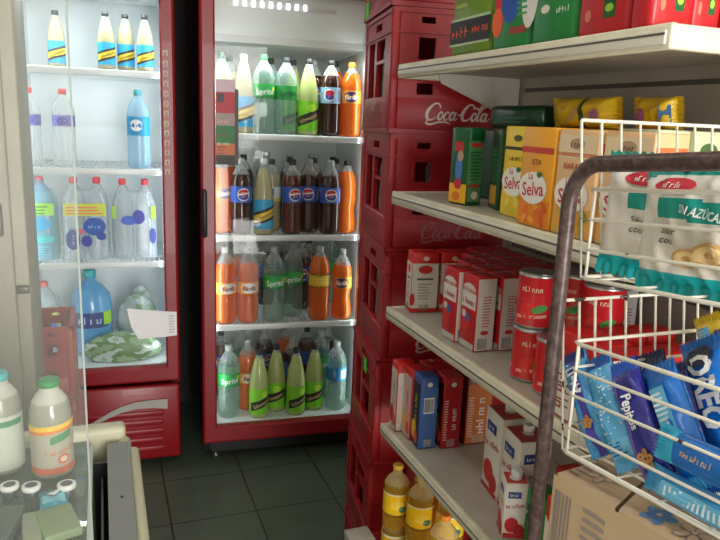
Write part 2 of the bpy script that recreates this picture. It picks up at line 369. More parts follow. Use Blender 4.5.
# ================================================================== fridges
LED = P('led_white', (235, 245, 255), emit=3); LED2 = P('led_tube', (225, 240, 245), emit=1.2)
def at(root, rz, u, v, z):
    return (root[0]+u*math.cos(rz)-v*math.sin(rz), root[1]+u*math.sin(rz)+v*math.cos(rz), z)
def frame_ring(b, u0, z0, u1, z1, wl, wr, wt, wb, v0, v1, m, bev=.012):
    """a rectangular ring with rounded front edges, opening inset by wl/wr/wt/wb"""
    def ring(d, v): return [(u0+d, v, z0+d), (u1-d, v, z0+d), (u1-d, v, z1-d), (u0+d, v, z1-d)]
    def inn(d, v): return [(u0+wl-d, v, z0+wb-d), (u1-wr+d, v, z0+wb-d), (u1-wr+d, v, z1-wt+d), (u0+wl-d, v, z1-wt+d)]
    R = [ring(0, v1), ring(0, v0+bev), ring(bev*.3, v0+bev*.3), ring(bev, v0), inn(bev*.6, v0), inn(0, v0+bev*.6), inn(0, v1)]
    vs = [p for r in R for p in r]; fs = []
    for j in range(len(R)):
        k = (j+1) % len(R)
        for i in range(4): fs.append((j*4+i, j*4+(i+1) % 4, k*4+(i+1) % 4, k*4+i))
    b.add(vs, fs, m)
def wire_shelf(t, u0, u1, v0, v1, z, frontm):
    b = MB(); wm = P('white_wire', (215, 222, 222), rough=.35)
    b.rbox(u0, v0, z-.026, u1, v0+.014, z, frontm, .004)
    n = int((u1-u0)/.022)
    for i in range(n+1):
        u = u0+.004+(u1-u0-.008)*i/n; b.tube([(u, v0+.008, z-.0035), (u, v1, z-.0035)], .0024, wm, 4)
    for v in (v0+.15, v0+.3, v1-.01): b.tube([(u0, v, z-.0075), (u1, v, z-.0075)], .003, wm, 4)
    return b.build('shelf', t)
def fridge(name, label, root, rz, u0, u1, st, zb, zi, zt, ztop, shelves, depth, sidem):
    t = thing(name, label, 'fridge', (root[0], root[1], 0), rz)
    b = MB(); a0, a1, v0, v1 = u0+.006, u1-.006, .045, depth
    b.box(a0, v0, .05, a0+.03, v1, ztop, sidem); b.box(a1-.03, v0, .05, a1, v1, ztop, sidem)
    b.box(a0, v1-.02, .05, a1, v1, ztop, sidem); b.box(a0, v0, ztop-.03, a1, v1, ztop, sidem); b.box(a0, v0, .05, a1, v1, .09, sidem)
    b.build('cabinet', t)
    b = MB(); i0, i1 = u0+.045, u1-.045
    b.box(i0-.008, v0, zi-.03, i0, v1-.03, ztop-.05, WHITE); b.box(i1, v0, zi-.03, i1+.008, v1-.03, ztop-.05, WHITE)
    b.box(i0, v1-.04, zi-.03, i1, v1-.03, ztop-.05, WHITE); b.box(i0, v0, zi-.03, i1, v1-.03, zi, WHITE); b.box(i0, v0, ztop-.07, i1, v1-.03, ztop-.05, WHITE)
    b.build('liner', t)
    b = MB(); frame_ring(b, u0, zb, u1, zt, st, st, st, zi-zb, 0, .04, DRED); d = b.build('door_frame', t)
    b = MB(); b.box(u0+st-.005, .018, zi-.005, u1-st+.005, .022, zt-st+.005, glass('fridge_door_glass', .012, refl=.28)); b.build('glass_pane', d)
    b = MB(); b.rbox(u0, .0, zt+.006, u1, .045, ztop, DRED, .008); b.build('header', t)
    for z in shelves: wire_shelf(t, i0+.004, i1-.004, .055, v1-.05, z, P('shelf_front', (226, 232, 232), rough=.3))
    return t, d, (i0, i1)
PR = (.380, 2.875); RR = math.radians(-5)
fr, door, (i0, i1) = fridge('drinks_fridge', 'red framed upright drinks fridge packed with soda bottles, behind the crates', PR, RR, 0, .76, .062, .1, .178, 2.11, 2.36, (1.482, 1.045, .64), .64, BLACK)
# evaporator cover at the top of the interior
b = MB(); G = P('gloss_white', (236, 240, 240), rough=.18)
b.add([(i0+.002, .05, 2.09), (i1-.002, .05, 2.09), (i1-.002, .13, 1.885), (i0+.002, .13, 1.885), (i0+.002, .12, 1.855), (i1-.002, .12, 1.855), (i1-.002, .6, 1.84), (i0+.002, .6, 1.84)],
      [(0,1,2,3), (3,2,5,4), (4,5,6,7)], G)
b.build('evaporator_cover', fr)
b = MB(); b.box(i0+.06, .082, 1.99, i1-.14, .1, 2.025, P('lamp_bar', (226, 230, 230), rough=.3))
for i in range(9): b.box(i0+.1+i*.036, .078, 1.995, i0+.113+i*.036, .0895, 2.02, LED)
b.build('lamp_strip', fr)
for u in (i0+.004, i1-.012):
    b = MB(); b.box(u, .047, .25, u+.008, .054, 1.83, LED2); b.build('lamp_tube', fr)
b = MB(); b.rbox(.004, -.026, 1.05, .026, .004, 1.25, P('handle_dark', (26, 24, 26), rough=.4), .008); b.build('handle', door)
b = MB(); b.S = lambda u, v, l: (u, .0165-l, v)
z = 1.352
for hgt, m in ((.04, C(40, 28, 30)), (.048, C(214, 112, 60)), (.072, C(26, 120, 52)), (.05, C(170, 150, 140)), (.085, C(190, 32, 52)), (.05, C(216, 190, 204))):
    b.rect(.064, z, .142, z+hgt, m); z += hgt
b.rect(.142, 1.352, .157, 1.66, C(70, 64, 64)); b.rect(.07, 1.605, .098, 1.64, C(60, 50, 70), .0008)
b.text('prod', .1, 1.53, .024, C(240, 170, 180)); b.text('zero', .1, 1.475, .02, C(150, 20, 40)); b.text('lima', .095, 1.44, .022, C(190, 230, 190)); b.lines(.07, 1.395, .11, 1.435, C(160, 90, 60), 3)
b.build('sticker_strip', door)['label'] = 'strip of coloured price stickers on the glass'
b = MB(); b.box(.04, .06, .03, .74, .6, .099, P('fridge_base', (16, 16, 18))); b.build('base', fr)
for u in (.06, .7):
    b = MB(); b.lathe([(.012, 0), (.016, .005), (.016, .02), (.008, .024), (.008, .05)], P('foot_steel', (120, 120, 125), rough=.3, metal=.8), 12, (u, .07, 0)); b.build('foot', fr)
def fill(row, z):
    for key, u, v, rot, name, label, grp in row:
        drink(key, name, label, at(PR, RR, u, v, z+.0008), RR+rot, grp)
ROT = -.12
g1, g2, g3, g4 = ('bottles on the top shelf of the full fridge', 'bottles on the second shelf of the full fridge', 'bottles on the third shelf of the full fridge', 'bottles on the fridge floor')
SB = 'soda_bottle'
fill([('tonic', .095, .115, .1, SB, 'pale tonic bottle partly behind the price stickers, top shelf of full fridge', g1),
 ('pomelo', .188, .115, .1, SB, 'pale grapefruit soda with blue and yellow label, top shelf beside the price stickers', g1),
 ('sprite', .274, .115, 0, SB, 'clear lemon soda with a green cap and bright green label, top shelf', g1),
 ('spritezero', .37, .118, 0, SB, 'clear soda with black cap and green label, right of the green-capped one', g1),
 ('lime', .468, .115, -.1, SB, 'pale lime soda bottle with black cap on the top shelf of the full fridge', g1),
 ('pepsilight', .567, .115, -.1, SB, 'dark cola bottle with pale blue label, top shelf left of the orange one', g1),
 ('fanta', .662, .118, -.15, SB, 'orange soda bottle on the top shelf, beside the red crates', g1)], 1.482)
fill([('tonic', .14, .24, 0, SB, 'second-row pale bottle behind the tonic and the grapefruit soda, top shelf', g1),
 ('spritezero', .32, .24, 0, SB, 'second-row clear bottle between the two green-labelled sodas, top shelf', g1),
 ('lime', .42, .24, .1, SB, 'second-row lime soda half hidden behind the black-capped clear soda, top shelf', g1),
 ('pepsi', .515, .24, 0, SB, 'second-row cola behind the lime soda on the top shelf', g1),
 ('orange', .615, .24, 0, SB, 'second-row orange soda behind the pale-labelled cola on the top shelf', g1)], 1.482)
fill([('orange', .098, .15, .3, SB, 'orange soda at the left end of the second fridge shelf', g2),
 ('pepsi', .178, .105, .15, SB, 'cola bottle with red and blue roundel, second shelf next to grapefruit soda', g2),
 ('pomelowhite', .275, .105, .1, SB, 'tall white-capped grapefruit soda on the second shelf of full fridge', g2),
 ('tonic', .325, .2, 0, SB, 'pale bottle peeking out behind the white-capped grapefruit soda', g2),
 ('pepsiamber', .405, .115, .15, SB, 'amber brown cola bottle, first right of the grapefruit soda, second shelf', g2),
 ('pepsi', .49, .155, -.3, SB, 'dark cola bottle set slightly back between two others, second shelf', g2),
 ('pepsi', .577, .105, -.1, SB, 'black cola bottle with bright blue label beside the orange one, second shelf', g2),
 ('citruswaist', .662, .14, -.1, SB, 'orange soda without label at right end of the second shelf', g2)], 1.045)
fill([('orange', .14, .27, 0, SB, 'rear orange soda behind the roundel cola, second shelf', g2),
 ('pepsiamber', .42, .27, 0, SB, 'rear black-capped bottle behind the amber cola, second shelf', g2),
 ('pepsiamber', .535, .27, 0, SB, 'rear black-capped bottle behind the gap between two dark colas, second shelf', g2),
 ('pepsiamber', .64, .27, 0, SB, 'rear black-capped bottle beside the unlabelled orange soda, second shelf', g2)], 1.045)
fill([('salmon', .11, .11, .15, SB, 'salmon orange soda at the left end of the third fridge shelf', g3),
 ('salmon', .209, .11, -.05, SB, 'salmon orange soda beside the clear green-labelled one, third shelf', g3),
 ('clearsprite', .328, .112, 0, SB, 'clear lemon soda with green label on the third shelf, front row', g3),
 ('clearsprite', .425, .18, -.1, SB, 'clear green-labelled soda set back on the third shelf', g3),
 ('yellowband', .54, .112, -.1, SB, 'orange soda with a plain yellow band label on the third shelf', g3),
 ('fantawaist', .648, .112, -.2, SB, 'narrow-waisted orange soda beside the crates on the third shelf', g3)], .64)
fill([('salmon', .17, .24, 0, SB, 'rear salmon soda between the two front salmon ones, third shelf', g3),
 ('pepsi', .49, .3, 0, SB, 'rear dark bottle beside the yellow-banded orange soda, third shelf', g3)], .64)
fill([('clearsprite', .125, .13, .05, SB, 'clear green-labelled soda at the left end of the fridge floor', g4),
 ('salmon', .22, .2, 0, SB, 'orange soda standing back behind the lime sodas on the fridge floor', g4),
 ('lime', .262, .1, .25, SB, 'lime soda at the front left, lowest of the fridge floor row', g4),
 ('lime', .352, .16, -.35, SB, 'lime soda set back between the two front lime sodas', g4),
 ('lime', .437, .1, .35, SB, 'lime soda at the front middle of the fridge floor', g4),
 ('lime', .533, .14, -.05, SB, 'lime soda beside the blue-labelled clear bottle on fridge floor', g4),
 ('aqua', .638, .125, .1, SB, 'clear bottle with a blue label on the fridge floor by the crates', g4)], .178)
fill([('pepsi', .44, .24, 0, SB, 'rear dark-capped bottle behind the middle lime sodas', g4),
 ('clearsprite', .59, .27, 0, SB, 'rear clear bottle behind the right lime soda', g4)], .178)

seq = ('pepsi', 'pepsiamber', 'clearsprite', 'pepsi', 'salmon', 'pepsiamber', 'pepsi')
for zz, gg, nm in ((1.045, g2, 'second shelf'), (.64, g3, 'third shelf'), (.178, g4, 'fridge floor')):
    fill([(seq[(k+int(zz*7)) % 7], .11+.109*k, .40, .2*k, SB, 'back-row bottle near the rear wall of the %s, %s from the left' % (nm, ('first', 'second', 'third', 'fourth', 'fifth', 'sixth', 'seventh')[k]), gg) for k in range(6)], zz)
PL = (.291, 2.916); RL = math.radians(-3)
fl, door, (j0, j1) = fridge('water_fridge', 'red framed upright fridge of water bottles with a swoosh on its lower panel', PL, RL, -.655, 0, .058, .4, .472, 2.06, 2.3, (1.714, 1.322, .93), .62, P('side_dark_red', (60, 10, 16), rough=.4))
for u in (j0+.004, j1-.012):
    b = MB(); b.box(u, .047, .52, u+.008, .054, 1.98, LED2); b.build('lamp_tube', fl)
b = MB(); b.rbox(-.651, .004, .035, -.004, .045, .385, DRED, .012)
b.S = lambda u, v, l: (u, .004-l, v)
for i in range(5):
    zz = .075+i*.042; b.rbox(-.58, -.002, zz, -.075, .01, zz+.026, DRED, .005)
pts = [(-.62,.165),(-.5,.18),(-.42,.215),(-.36,.245),(-.3,.28),(-.25,.303),(-.19,.318),(-.12,.322),(-.058,.322)]
lo = [(-.62,.145),(-.5,.16),(-.42,.197),(-.36,.226),(-.3,.255),(-.25,.274),(-.19,.286),(-.12,.285),(-.058,.275)]
vs = [b.S(u, v, .009) for u, v in pts]+[b.S(u, v, .009) for u, v in lo]
b.add(vs, [(9+i, 10+i, i+1, i) for i in range(8)], P('swoosh_silver', (176, 172, 166), rough=.35))
b.build('lower_panel', fl)
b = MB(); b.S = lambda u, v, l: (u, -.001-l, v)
b.poly([(-.215, .742), (-.06, .722), (-.012, .718), (-.012, .612), (-.06, .608), (-.172, .604), (-.2, .66)], P('glare_white', (250, 250, 250), rough=.6), .0005)  # white patch painted on for daylight reflected in the door
b.lines(-.045, .625, -.016, .71, P('glare_lines', (200, 196, 196)), 7, .0009)
b.build('glare_patch', door)['label'] = 'white patch painted low on the door in place of a daylight reflection'
b = MB(); b.S = lambda u, v, l: (u, -l, v)
for i in range(13):   # column of pale marks on the stile, too small to read
    zz = 1.79-i*.039; w = .013; m = P('stile_marks', (196, 180, 160))
    b.rect(-.041-w*.5+.0, zz, -.041+w, zz+.006, m); b.rect(-.041-w*.5, zz-.016, -.041-w*.5+.006, zz, m); b.rect(-.041+w-.006, zz-.016, -.041+w, zz, m)
    if i % 3: b.rect(-.041-w*.5, zz-.018, -.041+w, zz-.013, m)
b.build('stile_lettering', door)
b = MB(); 
for k in range(2):
    for i in range(9): b.tube([(-.45+k*.2+i*.014, .12, 2.05), (-.45+k*.2+i*.014, .2, 2.0)], .003, P('vent_grey', (120,120,120)), 4)
b.box(j0, .1, 2.035, j1, .56, 2.05, G)
b.build('fan_cover', fl)
def LW(u, v, z): return at(PL, RL, u, v, z+.0008)
# small grapefruit bottles on the top shelf
DR['mini'] = ('cone', .034, .222, POM, PET, .9, capK, lab_pomelo)
for u, v, lab in ((-.455, .2, 'lone small grapefruit soda, set apart on the left of the top shelf'), (-.262, .12, 'small grapefruit soda, left of the three close together on the top shelf'),
                  (-.188, .15, 'small grapefruit soda, middle of the three close together on the top shelf'), (-.112, .12, 'small grapefruit soda, nearest the red stile on the top shelf')):
    drink('mini', 'soda_bottle', lab, LW(u, v, 1.714), RL+.15, 'small bottles on the top shelf of the water fridge')
def lab_water(b, r, h):
    band(b, r, h, .42, .66, C(30, 150, 200)); b.ell(-.2*r, .55*h, .55*r, .075*h, W_, .0008); b.text('agua', -.2*r, .55*h, .07*h, C(30, 90, 170), .0012)
def lab_purple(b, r, h):
    band(b, r, h, .52, .66, C(120, 110, 190)); b.ell(0, .59*h, .5*r, .05*h, C(70, 60, 160), .0008)
DR['water'] = ('pet', .046, .32, PETB, PETB, .9, capT, lab_water); DR['waterpurple'] = ('pet', .044, .31, PET, PET, .9, capR, lab_purple)
for key, u, v, lab in (('waterpurple', -.564, .14, 'water bottle with purple label at the left edge of the second shelf'), ('waterpurple', -.437, .14, 'lone pink-capped water bottle with a purple label, second shelf'),
                       ('water', -.147, .12, 'blue tinted water bottle with a blue label, second shelf right side')):
    drink(key, 'water_bottle', lab, LW(u, v, 1.322), RL, 'water bottles on the second shelf of the water fridge')
# shrink-wrapped water packs
FILM = clear('shrink_film', (215, 228, 238), .25, .15); FILMT = clear('shrink_film_teal', (150, 210, 220), .4, .15)
def water_pack(label, u, v, z, w, d, r, h, film, pet, lim, art, grp, cat='water pack'):
    t = thing('water_pack', label, cat, LW(u, v, z), RL, grp)
    n = max(1, round(w/(2*r)))
    for i in range(n):
        for j in range(2):
            cx, cy = -w/2+r+(w-2*r)*(i/(n-1) if n > 1 else .5), (-d/2+r) if j == 0 else (d/2-r)
            b = MB(); b.lathe(profile('pet', r*.97, h), pet, 16, (cx, cy, 0)); bo = b.build('bottle', t)
            b = MB(); b.lathe([(.013, .93*h), (.015, .94*h), (.015, .99*h), (.012, h)], capR, 12, (cx, cy, 0)); b.build('cap', bo)
    # film hugging the bottles, tapering over the shoulders
    b = MB(); N = 28; H = [(1.0, .004), (1.0, .3*h), (1.0, .62*h), (.93, .74*h), (.72, .84*h)]
    def out(a):
        c, s = math.cos(a), math.sin(a); k = (abs(c)**4+abs(s)**4)**-.25
        return c*k*(w/2+.003), s*k*(d/2+.003)
    vs = [(out(2*PI*i/N)[0]*q, out(2*PI*i/N)[1]*q, zz) for q, zz in H for i in range(N)]
    b.add(vs, [(j*N+i, j*N+(i+1) % N, (j+1)*N+(i+1) % N, (j+1)*N+i) for j in range(len(H)-1) for i in range(N)], film, True)
    b.S = lambda uu, vv, l: (uu, -d/2-.004-l, vv); art(b, w, h); b.build('film_wrap', t)
    return t
def art_teal(b, w, h):
    b.rect(-w*.46, .56*h, w*.46, .7*h, C(150, 205, 60), .001, 4); b.lines(-w*.4, .57*h, w*.4, .69*h, C(40, 120, 60), 3, .0016); b.ell(0, .45*h, w*.36, .08*h, C(40, 150, 190)); b.lines(-w*.3, .08*h, w*.3, .2*h, C(110, 190, 205), 4); b.ell(w*.1, .27*h, w*.34, .05*h, C(60, 180, 180))
def art_purple(b, w, h):
    b.rect(-w*.46, .55*h, w*.46, .7*h, C(205, 215, 70), .001, 4); b.lines(-w*.4, .57*h, w*.4, .68*h, C(230, 110, 90), 3, .0016)
    b.ell(.2*w, .42*h, .25*w, .11*h, C(30, 80, 170)); b.text('agua', .2*w, .42*h, .06*h, C(150, 200, 235), .0012); b.text('agua', -.28*w, .26*h, .05*h, C(150, 160, 220), .0012, rot=PI/2); b.ell(-.28*w, .26*h, .15*w, .13*h, C(45, 50, 140)); b.ell(.02*w, .24*h, .12*w, .07*h, C(50, 60, 160)); b.ell(.34*w, .3*h, .11*w, .05*h, C(40, 70, 160)); b.ell(-.1*w, .36*h, .05*w, .03*h, C(220, 90, 110))
def art_pale(b, w, h):
    b.rect(-w*.49, .52*h, -w*.4, .68*h, C(160, 205, 60), .001); b.rect(w*.38, .52*h, w*.49, .68*h, C(160, 205, 60), .001); b.ell(-.12*w, .5*h, .18*w, .06*h, C(60, 90, 190)); b.ell(.1*w, .54*h, .14*w, .09*h, C(50, 55, 150)); b.ell(.42*w, .3*h, .07*w, .1*h, C(60, 70, 150))
gp = 'shrink-wrapped water packs in the water fridge'
water_pack('teal shrink-wrapped pack of water bottles, third shelf behind the cream cabinet', -.545, .17, .93, .125, .125, .06, .345, FILMT, PETB, .6, art_teal, gp)
water_pack('white shrink-wrapped water pack with big purple ovals, middle of the third shelf', -.37, .17, .93, .18, .125, .044, .345, FILM, PET, .6, art_purple, gp)
water_pack('clear shrink-wrapped water pack with purple marks, third shelf by the stile', -.175, .17, .93, .18, .125, .044, .34, FILM, PET, .6, art_pale, gp)
water_pack('small purple-marked water pack at the bottom left of the water fridge', -.555, .2, .472, .12, .12, .058, .35, FILM, PET, .6, art_purple, gp)
# large water drum
t = thing('water_jug', 'large blue plastic water jug standing on the floor of the water fridge', 'water jug', LW(-.375, .28, .472), RL)
b = MB(); b.lathe([(.001,.004),(.06,0),(.085,.01),(.09,.03),(.09,.1),(.086,.11),(.09,.12),(.09,.22),(.082,.27),(.05,.31),(.022,.33),(.022,.35)], clear('jug_blue', (110, 175, 220), .72, .15, (.6, .8, .95)), 24); b.build('body', t)
b = MB(); b.lathe([(.025,.345),(.026,.35),(.026,.375),(.022,.38)], capT, 14); b.build('cap', t)
b = MB(); b.S = cyl(.0905); b.rect(-.085, .13, .085, .2, C(60, 70, 120), n=12); b.rect(.06, .14, .11, .2, C(160, 210, 50), .0008, 4); b.rect(-.11, .14, -.07, .19, C(150, 190, 60), .0008, 4); b.text('agua', 0, .165, .045, C(170, 190, 225), .001); b.build('label', t)
# bags of greens
def lumpy(name, label, cat, loc, rz, sx, sy, sz, mats, seed, group=None, amp=.16):
    rnd = random.Random(seed); bm = bmesh.new(); bmesh.ops.create_icosphere(bm, subdivisions=4, radius=1)
    ph = [(Vector((rnd.uniform(-1,1), rnd.uniform(-1,1), rnd.uniform(-1,1)))*rnd.uniform(2,7), rnd.uniform(0,6)) for _ in range(9)]
    for v in bm.verts:
        d = 1+sum(amp/3*math.sin(v.co.dot(k)+p) for k, p in ph); c = v.co*d
        v.co = (c.x*sx, c.y*sy, max(-.55, c.z)*sz+.55*sz)
    b = MB(); bm.verts.index_update()
    for f in bm.faces:
        q = f.calc_center_median(); k = int((1.5+math.sin(q.x*38+seed+2*math.sin(q.z*60))+.8*math.sin(q.z*85-q.x*22+q.y*40))*.99) % len(mats)
        b.add([v.co[:] for v in f.verts], [tuple(range(len(f.verts)))], mats[k], True)
    bm.free(); o = b.build(name); o.location = loc; o.rotation_euler = (0,0,rz)
    bmm = bmesh.new(); bmm.from_mesh(o.data); bmesh.ops.remove_doubles(bmm, verts=bmm.verts, dist=1e-5); bmm.to_mesh(o.data); bmm.free()
    return tag(o, label, cat, group)
GRN = [liquid('greens_pale', (150, 178, 140), .2, .3), liquid('greens_mid', (112, 146, 96), .2, .3), liquid('greens_film', (196, 212, 204), .2, .15)]
lumpy('vegetable_bag', 'crumpled clear bag of leafy greens lying on the water fridge floor by the stile', 'vegetable bag', LW(-.245, .125, .474), RL, .165, .05, .08, GRN, 3, 'bags of greens in the water fridge', .12)
lumpy('vegetable_bag', 'hazy white plastic bag of greens standing behind the leafy greens bag', 'vegetable bag', LW(-.165, .3, .474), RL, .085, .06, .2, [GRN[2], clear('bag_white', (215, 222, 225), .6, .2), GRN[0]], 8, 'bags of greens in the water fridge', .14)

# ================================================================== crates
def panel(b, W, H, holes, th, mp, m):
    """a flat wall with rectangular holes; mp(u, v, d) places it, d = depth inward"""
    us = sorted({0, W, *[x for h in holes for x in (h[0], h[2])]}); vs = sorted({0, H, *[x for h in holes for x in (h[1], h[3])]})
    nu, nv = len(us), len(vs); V = {}; verts = []; faces = []
    def vid(i, j, d):
        if (i, j, d) not in V: V[(i, j, d)] = len(verts); verts.append(mp(us[i], vs[j], th*d))
        return V[(i, j, d)]
    def full(i, j):
        if not (0 <= i < nu-1 and 0 <= j < nv-1): return False
        cu, cv = (us[i]+us[i+1])/2, (vs[j]+vs[j+1])/2
        return not any(h[0] < cu < h[2] and h[1] < cv < h[3] for h in holes)
    for i in range(nu-1):
        for j in range(nv-1):
            if not full(i, j): continue
            for d in (0, 1): faces.append((vid(i,j,d), vid(i+1,j,d), vid(i+1,j+1,d), vid(i,j+1,d)))
            if not full(i-1, j): faces.append((vid(i,j,0), vid(i,j,1), vid(i,j+1,1), vid(i,j+1,0)))
            if not full(i+1, j): faces.append((vid(i+1,j,0), vid(i+1,j,1), vid(i+1,j+1,1), vid(i+1,j+1,0)))
            if not full(i, j-1): faces.append((vid(i,j,0), vid(i,j,1), vid(i+1,j,1), vid(i+1,j,0)))
            if not full(i, j+1): faces.append((vid(i,j+1,0), vid(i,j+1,1), vid(i+1,j+1,1), vid(i+1,j+1,0)))
    b.add(verts, faces, m)
def crate_mesh(W, D, H, logo, logom):
    b = MB(); th = .012
    fh = [(W*.17, H*.6, W*.28, H*.77), (W*.17, H*.32, W*.28, H*.41), (W*.18, H*.88, W*.27, H*.93), (W*.72, H*.6, W*.83, H*.77), (W*.72, H*.32, W*.83, H*.41), (W*.73, H*.88, W*.82, H*.93)]
    sh = [(D*.16, H*.3, D*.38, H*.78), (D*.46, H*.3, D*.76, H*.58), (D*.46, H*.61, D*.76, H*.78), (D*.4, H*.86, D*.62, H*.92)]
    panel(b, W, H, fh, th, lambda u, v, d: (u, d, v), RED); panel(b, W, H, fh, th, lambda u, v, d: (W-u, D-d, v), RED)
    panel(b, D, H, sh, th, lambda u, v, d: (d, D-u, v), RED); panel(b, D, H, sh, th, lambda u, v, d: (W-d, u, v), RED)
    b.box(th, th, .004, W-th, D-th, .014, RED)
    for z0, z1 in ((0, .012), (H*.80, H*.815), (H-.014, H-.003)):   # raised bands round the crate
        for x0, y0, x1, y1 in ((-.004,-.004,W+.004,.001), (-.004,D-.001,W+.004,D+.004), (-.004,-.004,.001,D+.004), (W-.001,-.004,W+.004,D+.004)):
            b.box(x0, y0, z0, x1, y1, z1, RED)
    for x, y in ((-.003,-.003),(W-.021,-.003),(-.003,D-.021),(W-.021,D-.021)): b.rbox(x, y, 0, x+.024, y+.024, H-.002, RED, .005)
    b.rbox(.02, -.003, H*.04, W-.02, .003, H*.29, RED, .002); b.rbox(-.003, .02, H*.04, .003, D-.02, H*.29, RED, .002)
    if H > .2:
        b.S = lambda u, v, l: (u, -.0034-l, v)
        b.script(W*.455, H*.175, W*.43, logom)
        b.S = lambda u, v, l: (-.0034-l, D-u, v)
        b.script(D*.5, H*.17, D*.5, P('logo_worn', (146, 46, 52), rough=.5))
    return b
CW, CD, CH = .42, .36, .3215; rzc = math.radians(-10)
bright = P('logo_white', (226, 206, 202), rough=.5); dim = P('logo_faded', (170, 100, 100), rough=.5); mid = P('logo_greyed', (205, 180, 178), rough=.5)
def crate_at(H, z, x, y, lm, label, grp='red crates stacked beside the gondola shelves', W=CW, D=CD, rz=rzc):
    t = thing('bottle_crate', label, 'crate', (x, y, z), rz, grp); crate_mesh(W, D, H, True, lm).build('crate_shell', t)
    b = MB()   # bottle dividers inside
    for i in (1, 2, 3):
        if W > .4: b.box(W*i/4-.002, .014, .016, W*i/4+.002, D-.014, H*.28, RED)
    for i in (1, 2): b.box(.014, D*i/3-.002, .016, W-.014, D*i/3+.002, H*.28, RED)
    b.build('divider', t); return t
zc = .238
crate_at(.2375, 0, .712, 1.708, dim, 'low red crate on the floor at the base of the tall crate stack')
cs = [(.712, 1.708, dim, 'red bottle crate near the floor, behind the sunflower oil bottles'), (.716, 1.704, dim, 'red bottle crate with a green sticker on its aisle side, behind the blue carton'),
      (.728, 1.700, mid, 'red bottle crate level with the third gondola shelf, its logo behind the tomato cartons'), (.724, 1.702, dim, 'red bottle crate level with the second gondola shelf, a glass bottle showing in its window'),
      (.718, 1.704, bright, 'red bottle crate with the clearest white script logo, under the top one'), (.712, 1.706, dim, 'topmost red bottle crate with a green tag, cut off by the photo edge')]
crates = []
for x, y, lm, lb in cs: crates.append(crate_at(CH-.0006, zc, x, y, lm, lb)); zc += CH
for t, u, v in ((crates[1], .2, .24), (crates[5], .03, .006)):
    b = MB(); b.S = lambda uu, vv, l: (-.004-l, CD-uu, vv); b.rect(u, v, u+.045, v+.045, P('green_tag', (60, 220, 70), rough=.6)); b.build('green_tag', t)
# glass bottles standing in the crates
BG = clear('bottle_glass', (120, 110, 105), .55, .08, (.7, .65, .6))
def in_crate(t, i, j, lab):
    o = bpy.data.objects.new('glass_bottle', None); COL.objects.link(o)
    W, D = CW, CD; p = Matrix.Translation(t.location) @ Matrix.Rotation(t.rotation_euler.z, 4, 'Z') @ Vector((W*(i+.5)/4, D*(j+.5)/3, .0146))
    o.location = p; tag(o, lab, 'bottle', 'empty glass bottles in the crates')
    b = MB(); b.lathe(profile('pet', .038, .29), BG, 16); b.build('body', o)
    b = MB(); b.lathe([(.013, .265), (.0135, .29), (.011, .292)], capW, 10); b.build('cap', o)
in_crate(crates[3], 1, 0, 'glass bottle seen in the front window of the crate level with the second shelf')
in_crate(crates[3], 0, 1, 'glass bottle behind the aisle-side slots of the crate level with second shelf')
in_crate(crates[4], 0, 1, 'glass bottle behind the aisle-side slots of the crate with clearest logo')
in_crate(crates[2], 0, 1, 'glass bottle behind the aisle-side slots of the crate level with third shelf')

# ================================================================== gondola shelving
gon = thing('gondola_shelving', 'cream metal gondola shelf unit stocked with groceries, beside the crates', 'shelving', (.68, 1.57, 0))
gon.location = (0, 0, 0)
GY0, GY1, GX, GB = .712, 1.57, .68, 1.02
SZ = (1.686, 1.381, 1.081, .754)
b = MB(); pm = P('back_panel_grey', (188, 180, 172), rough=.45, noise=.06, nscale=12)
z = .05
while z < 2.1:
    b.box(GB, GY0+.01, z, GB+.02, GY1-.01, z+.19, pm); b.box(GB+.004, GY0+.01, z+.19, GB+.02, GY1-.01, z+.2, P('back_seam', (110, 104, 98))); z += .2
b.build('back_panel', gon)
for y in (GY0+.0, GY1-.03):
    b = MB(); b.box(GB-.005, y, 0, GB+.045, y+.03, 2.15, P('upright_grey', (150, 146, 138), rough=.4)); b.build('upright', gon)
for z in SZ:
    b = MB()
    b.box(GX+.012, GY0, z-.012, GB-.002, GY1, z, GREYM)                        # tray
    b.rbox(GX, GY0-.002, z-.03, GX+.012, GY1+.002, z+.003, CREAM, .003)       # front lip
    b.box(GX+.012, GY0, z-.028, GX+.02, GY1, z-.012, CREAM)
    b.rbox(GX+.008, GY0-.002, z-.03, GB-.01, GY0+.012, z+.002, CREAM, .003)   # folded ends
    b.rbox(GX+.008, GY1-.012, z-.03, GB-.01, GY1+.002, z+.002, CREAM, .003)
    s = b.build('shelf', gon)
    b = MB(); b.rbox(GX-.0035, GY0+.005, z-.024, GX+.001, GY1-.005, z-.006, P('price_rail', (205, 200, 186), rough=.3), .0015)
    b.box(GX-.0042, GY0+.005, z-.0125, GX-.0034, GY1-.005, z-.0095, P('rail_groove', (92, 88, 82))); b.build('price_rail', s)
    for y in (GY0+.014, GY1-.018):
        b = MB(); pts = [(GB-.006, z-.012), (GX+.16, z-.03), (GX+.1, z-.014), (GB-.006, z-.115)]
        vs = [(x, y+d, zz) for d in (0, .004) for x, zz in [(GX+.1, z-.013), (GB-.006, z-.013), (GB-.006, z-.12), (GX+.11, z-.036)]]
        b.add(vs, [(0,1,2,3), (7,6,5,4), (0,4,5,1), (1,5,6,2), (2,6,7,3), (3,7,4,0)], P('bracket_white', (214, 210, 200), rough=.4)); b.build('bracket', s)
b = MB(); b.box(GX-.015, GY0, .2, GB-.002, GY1, .235, GREYM); b.box(GX-.005, GY0, 0, GX+.01, GY1, .2, CREAM); b.rbox(GX-.02, GY0, .2, GX-.012, GY1, .24, CREAM, .002); b.build('base_deck', gon)

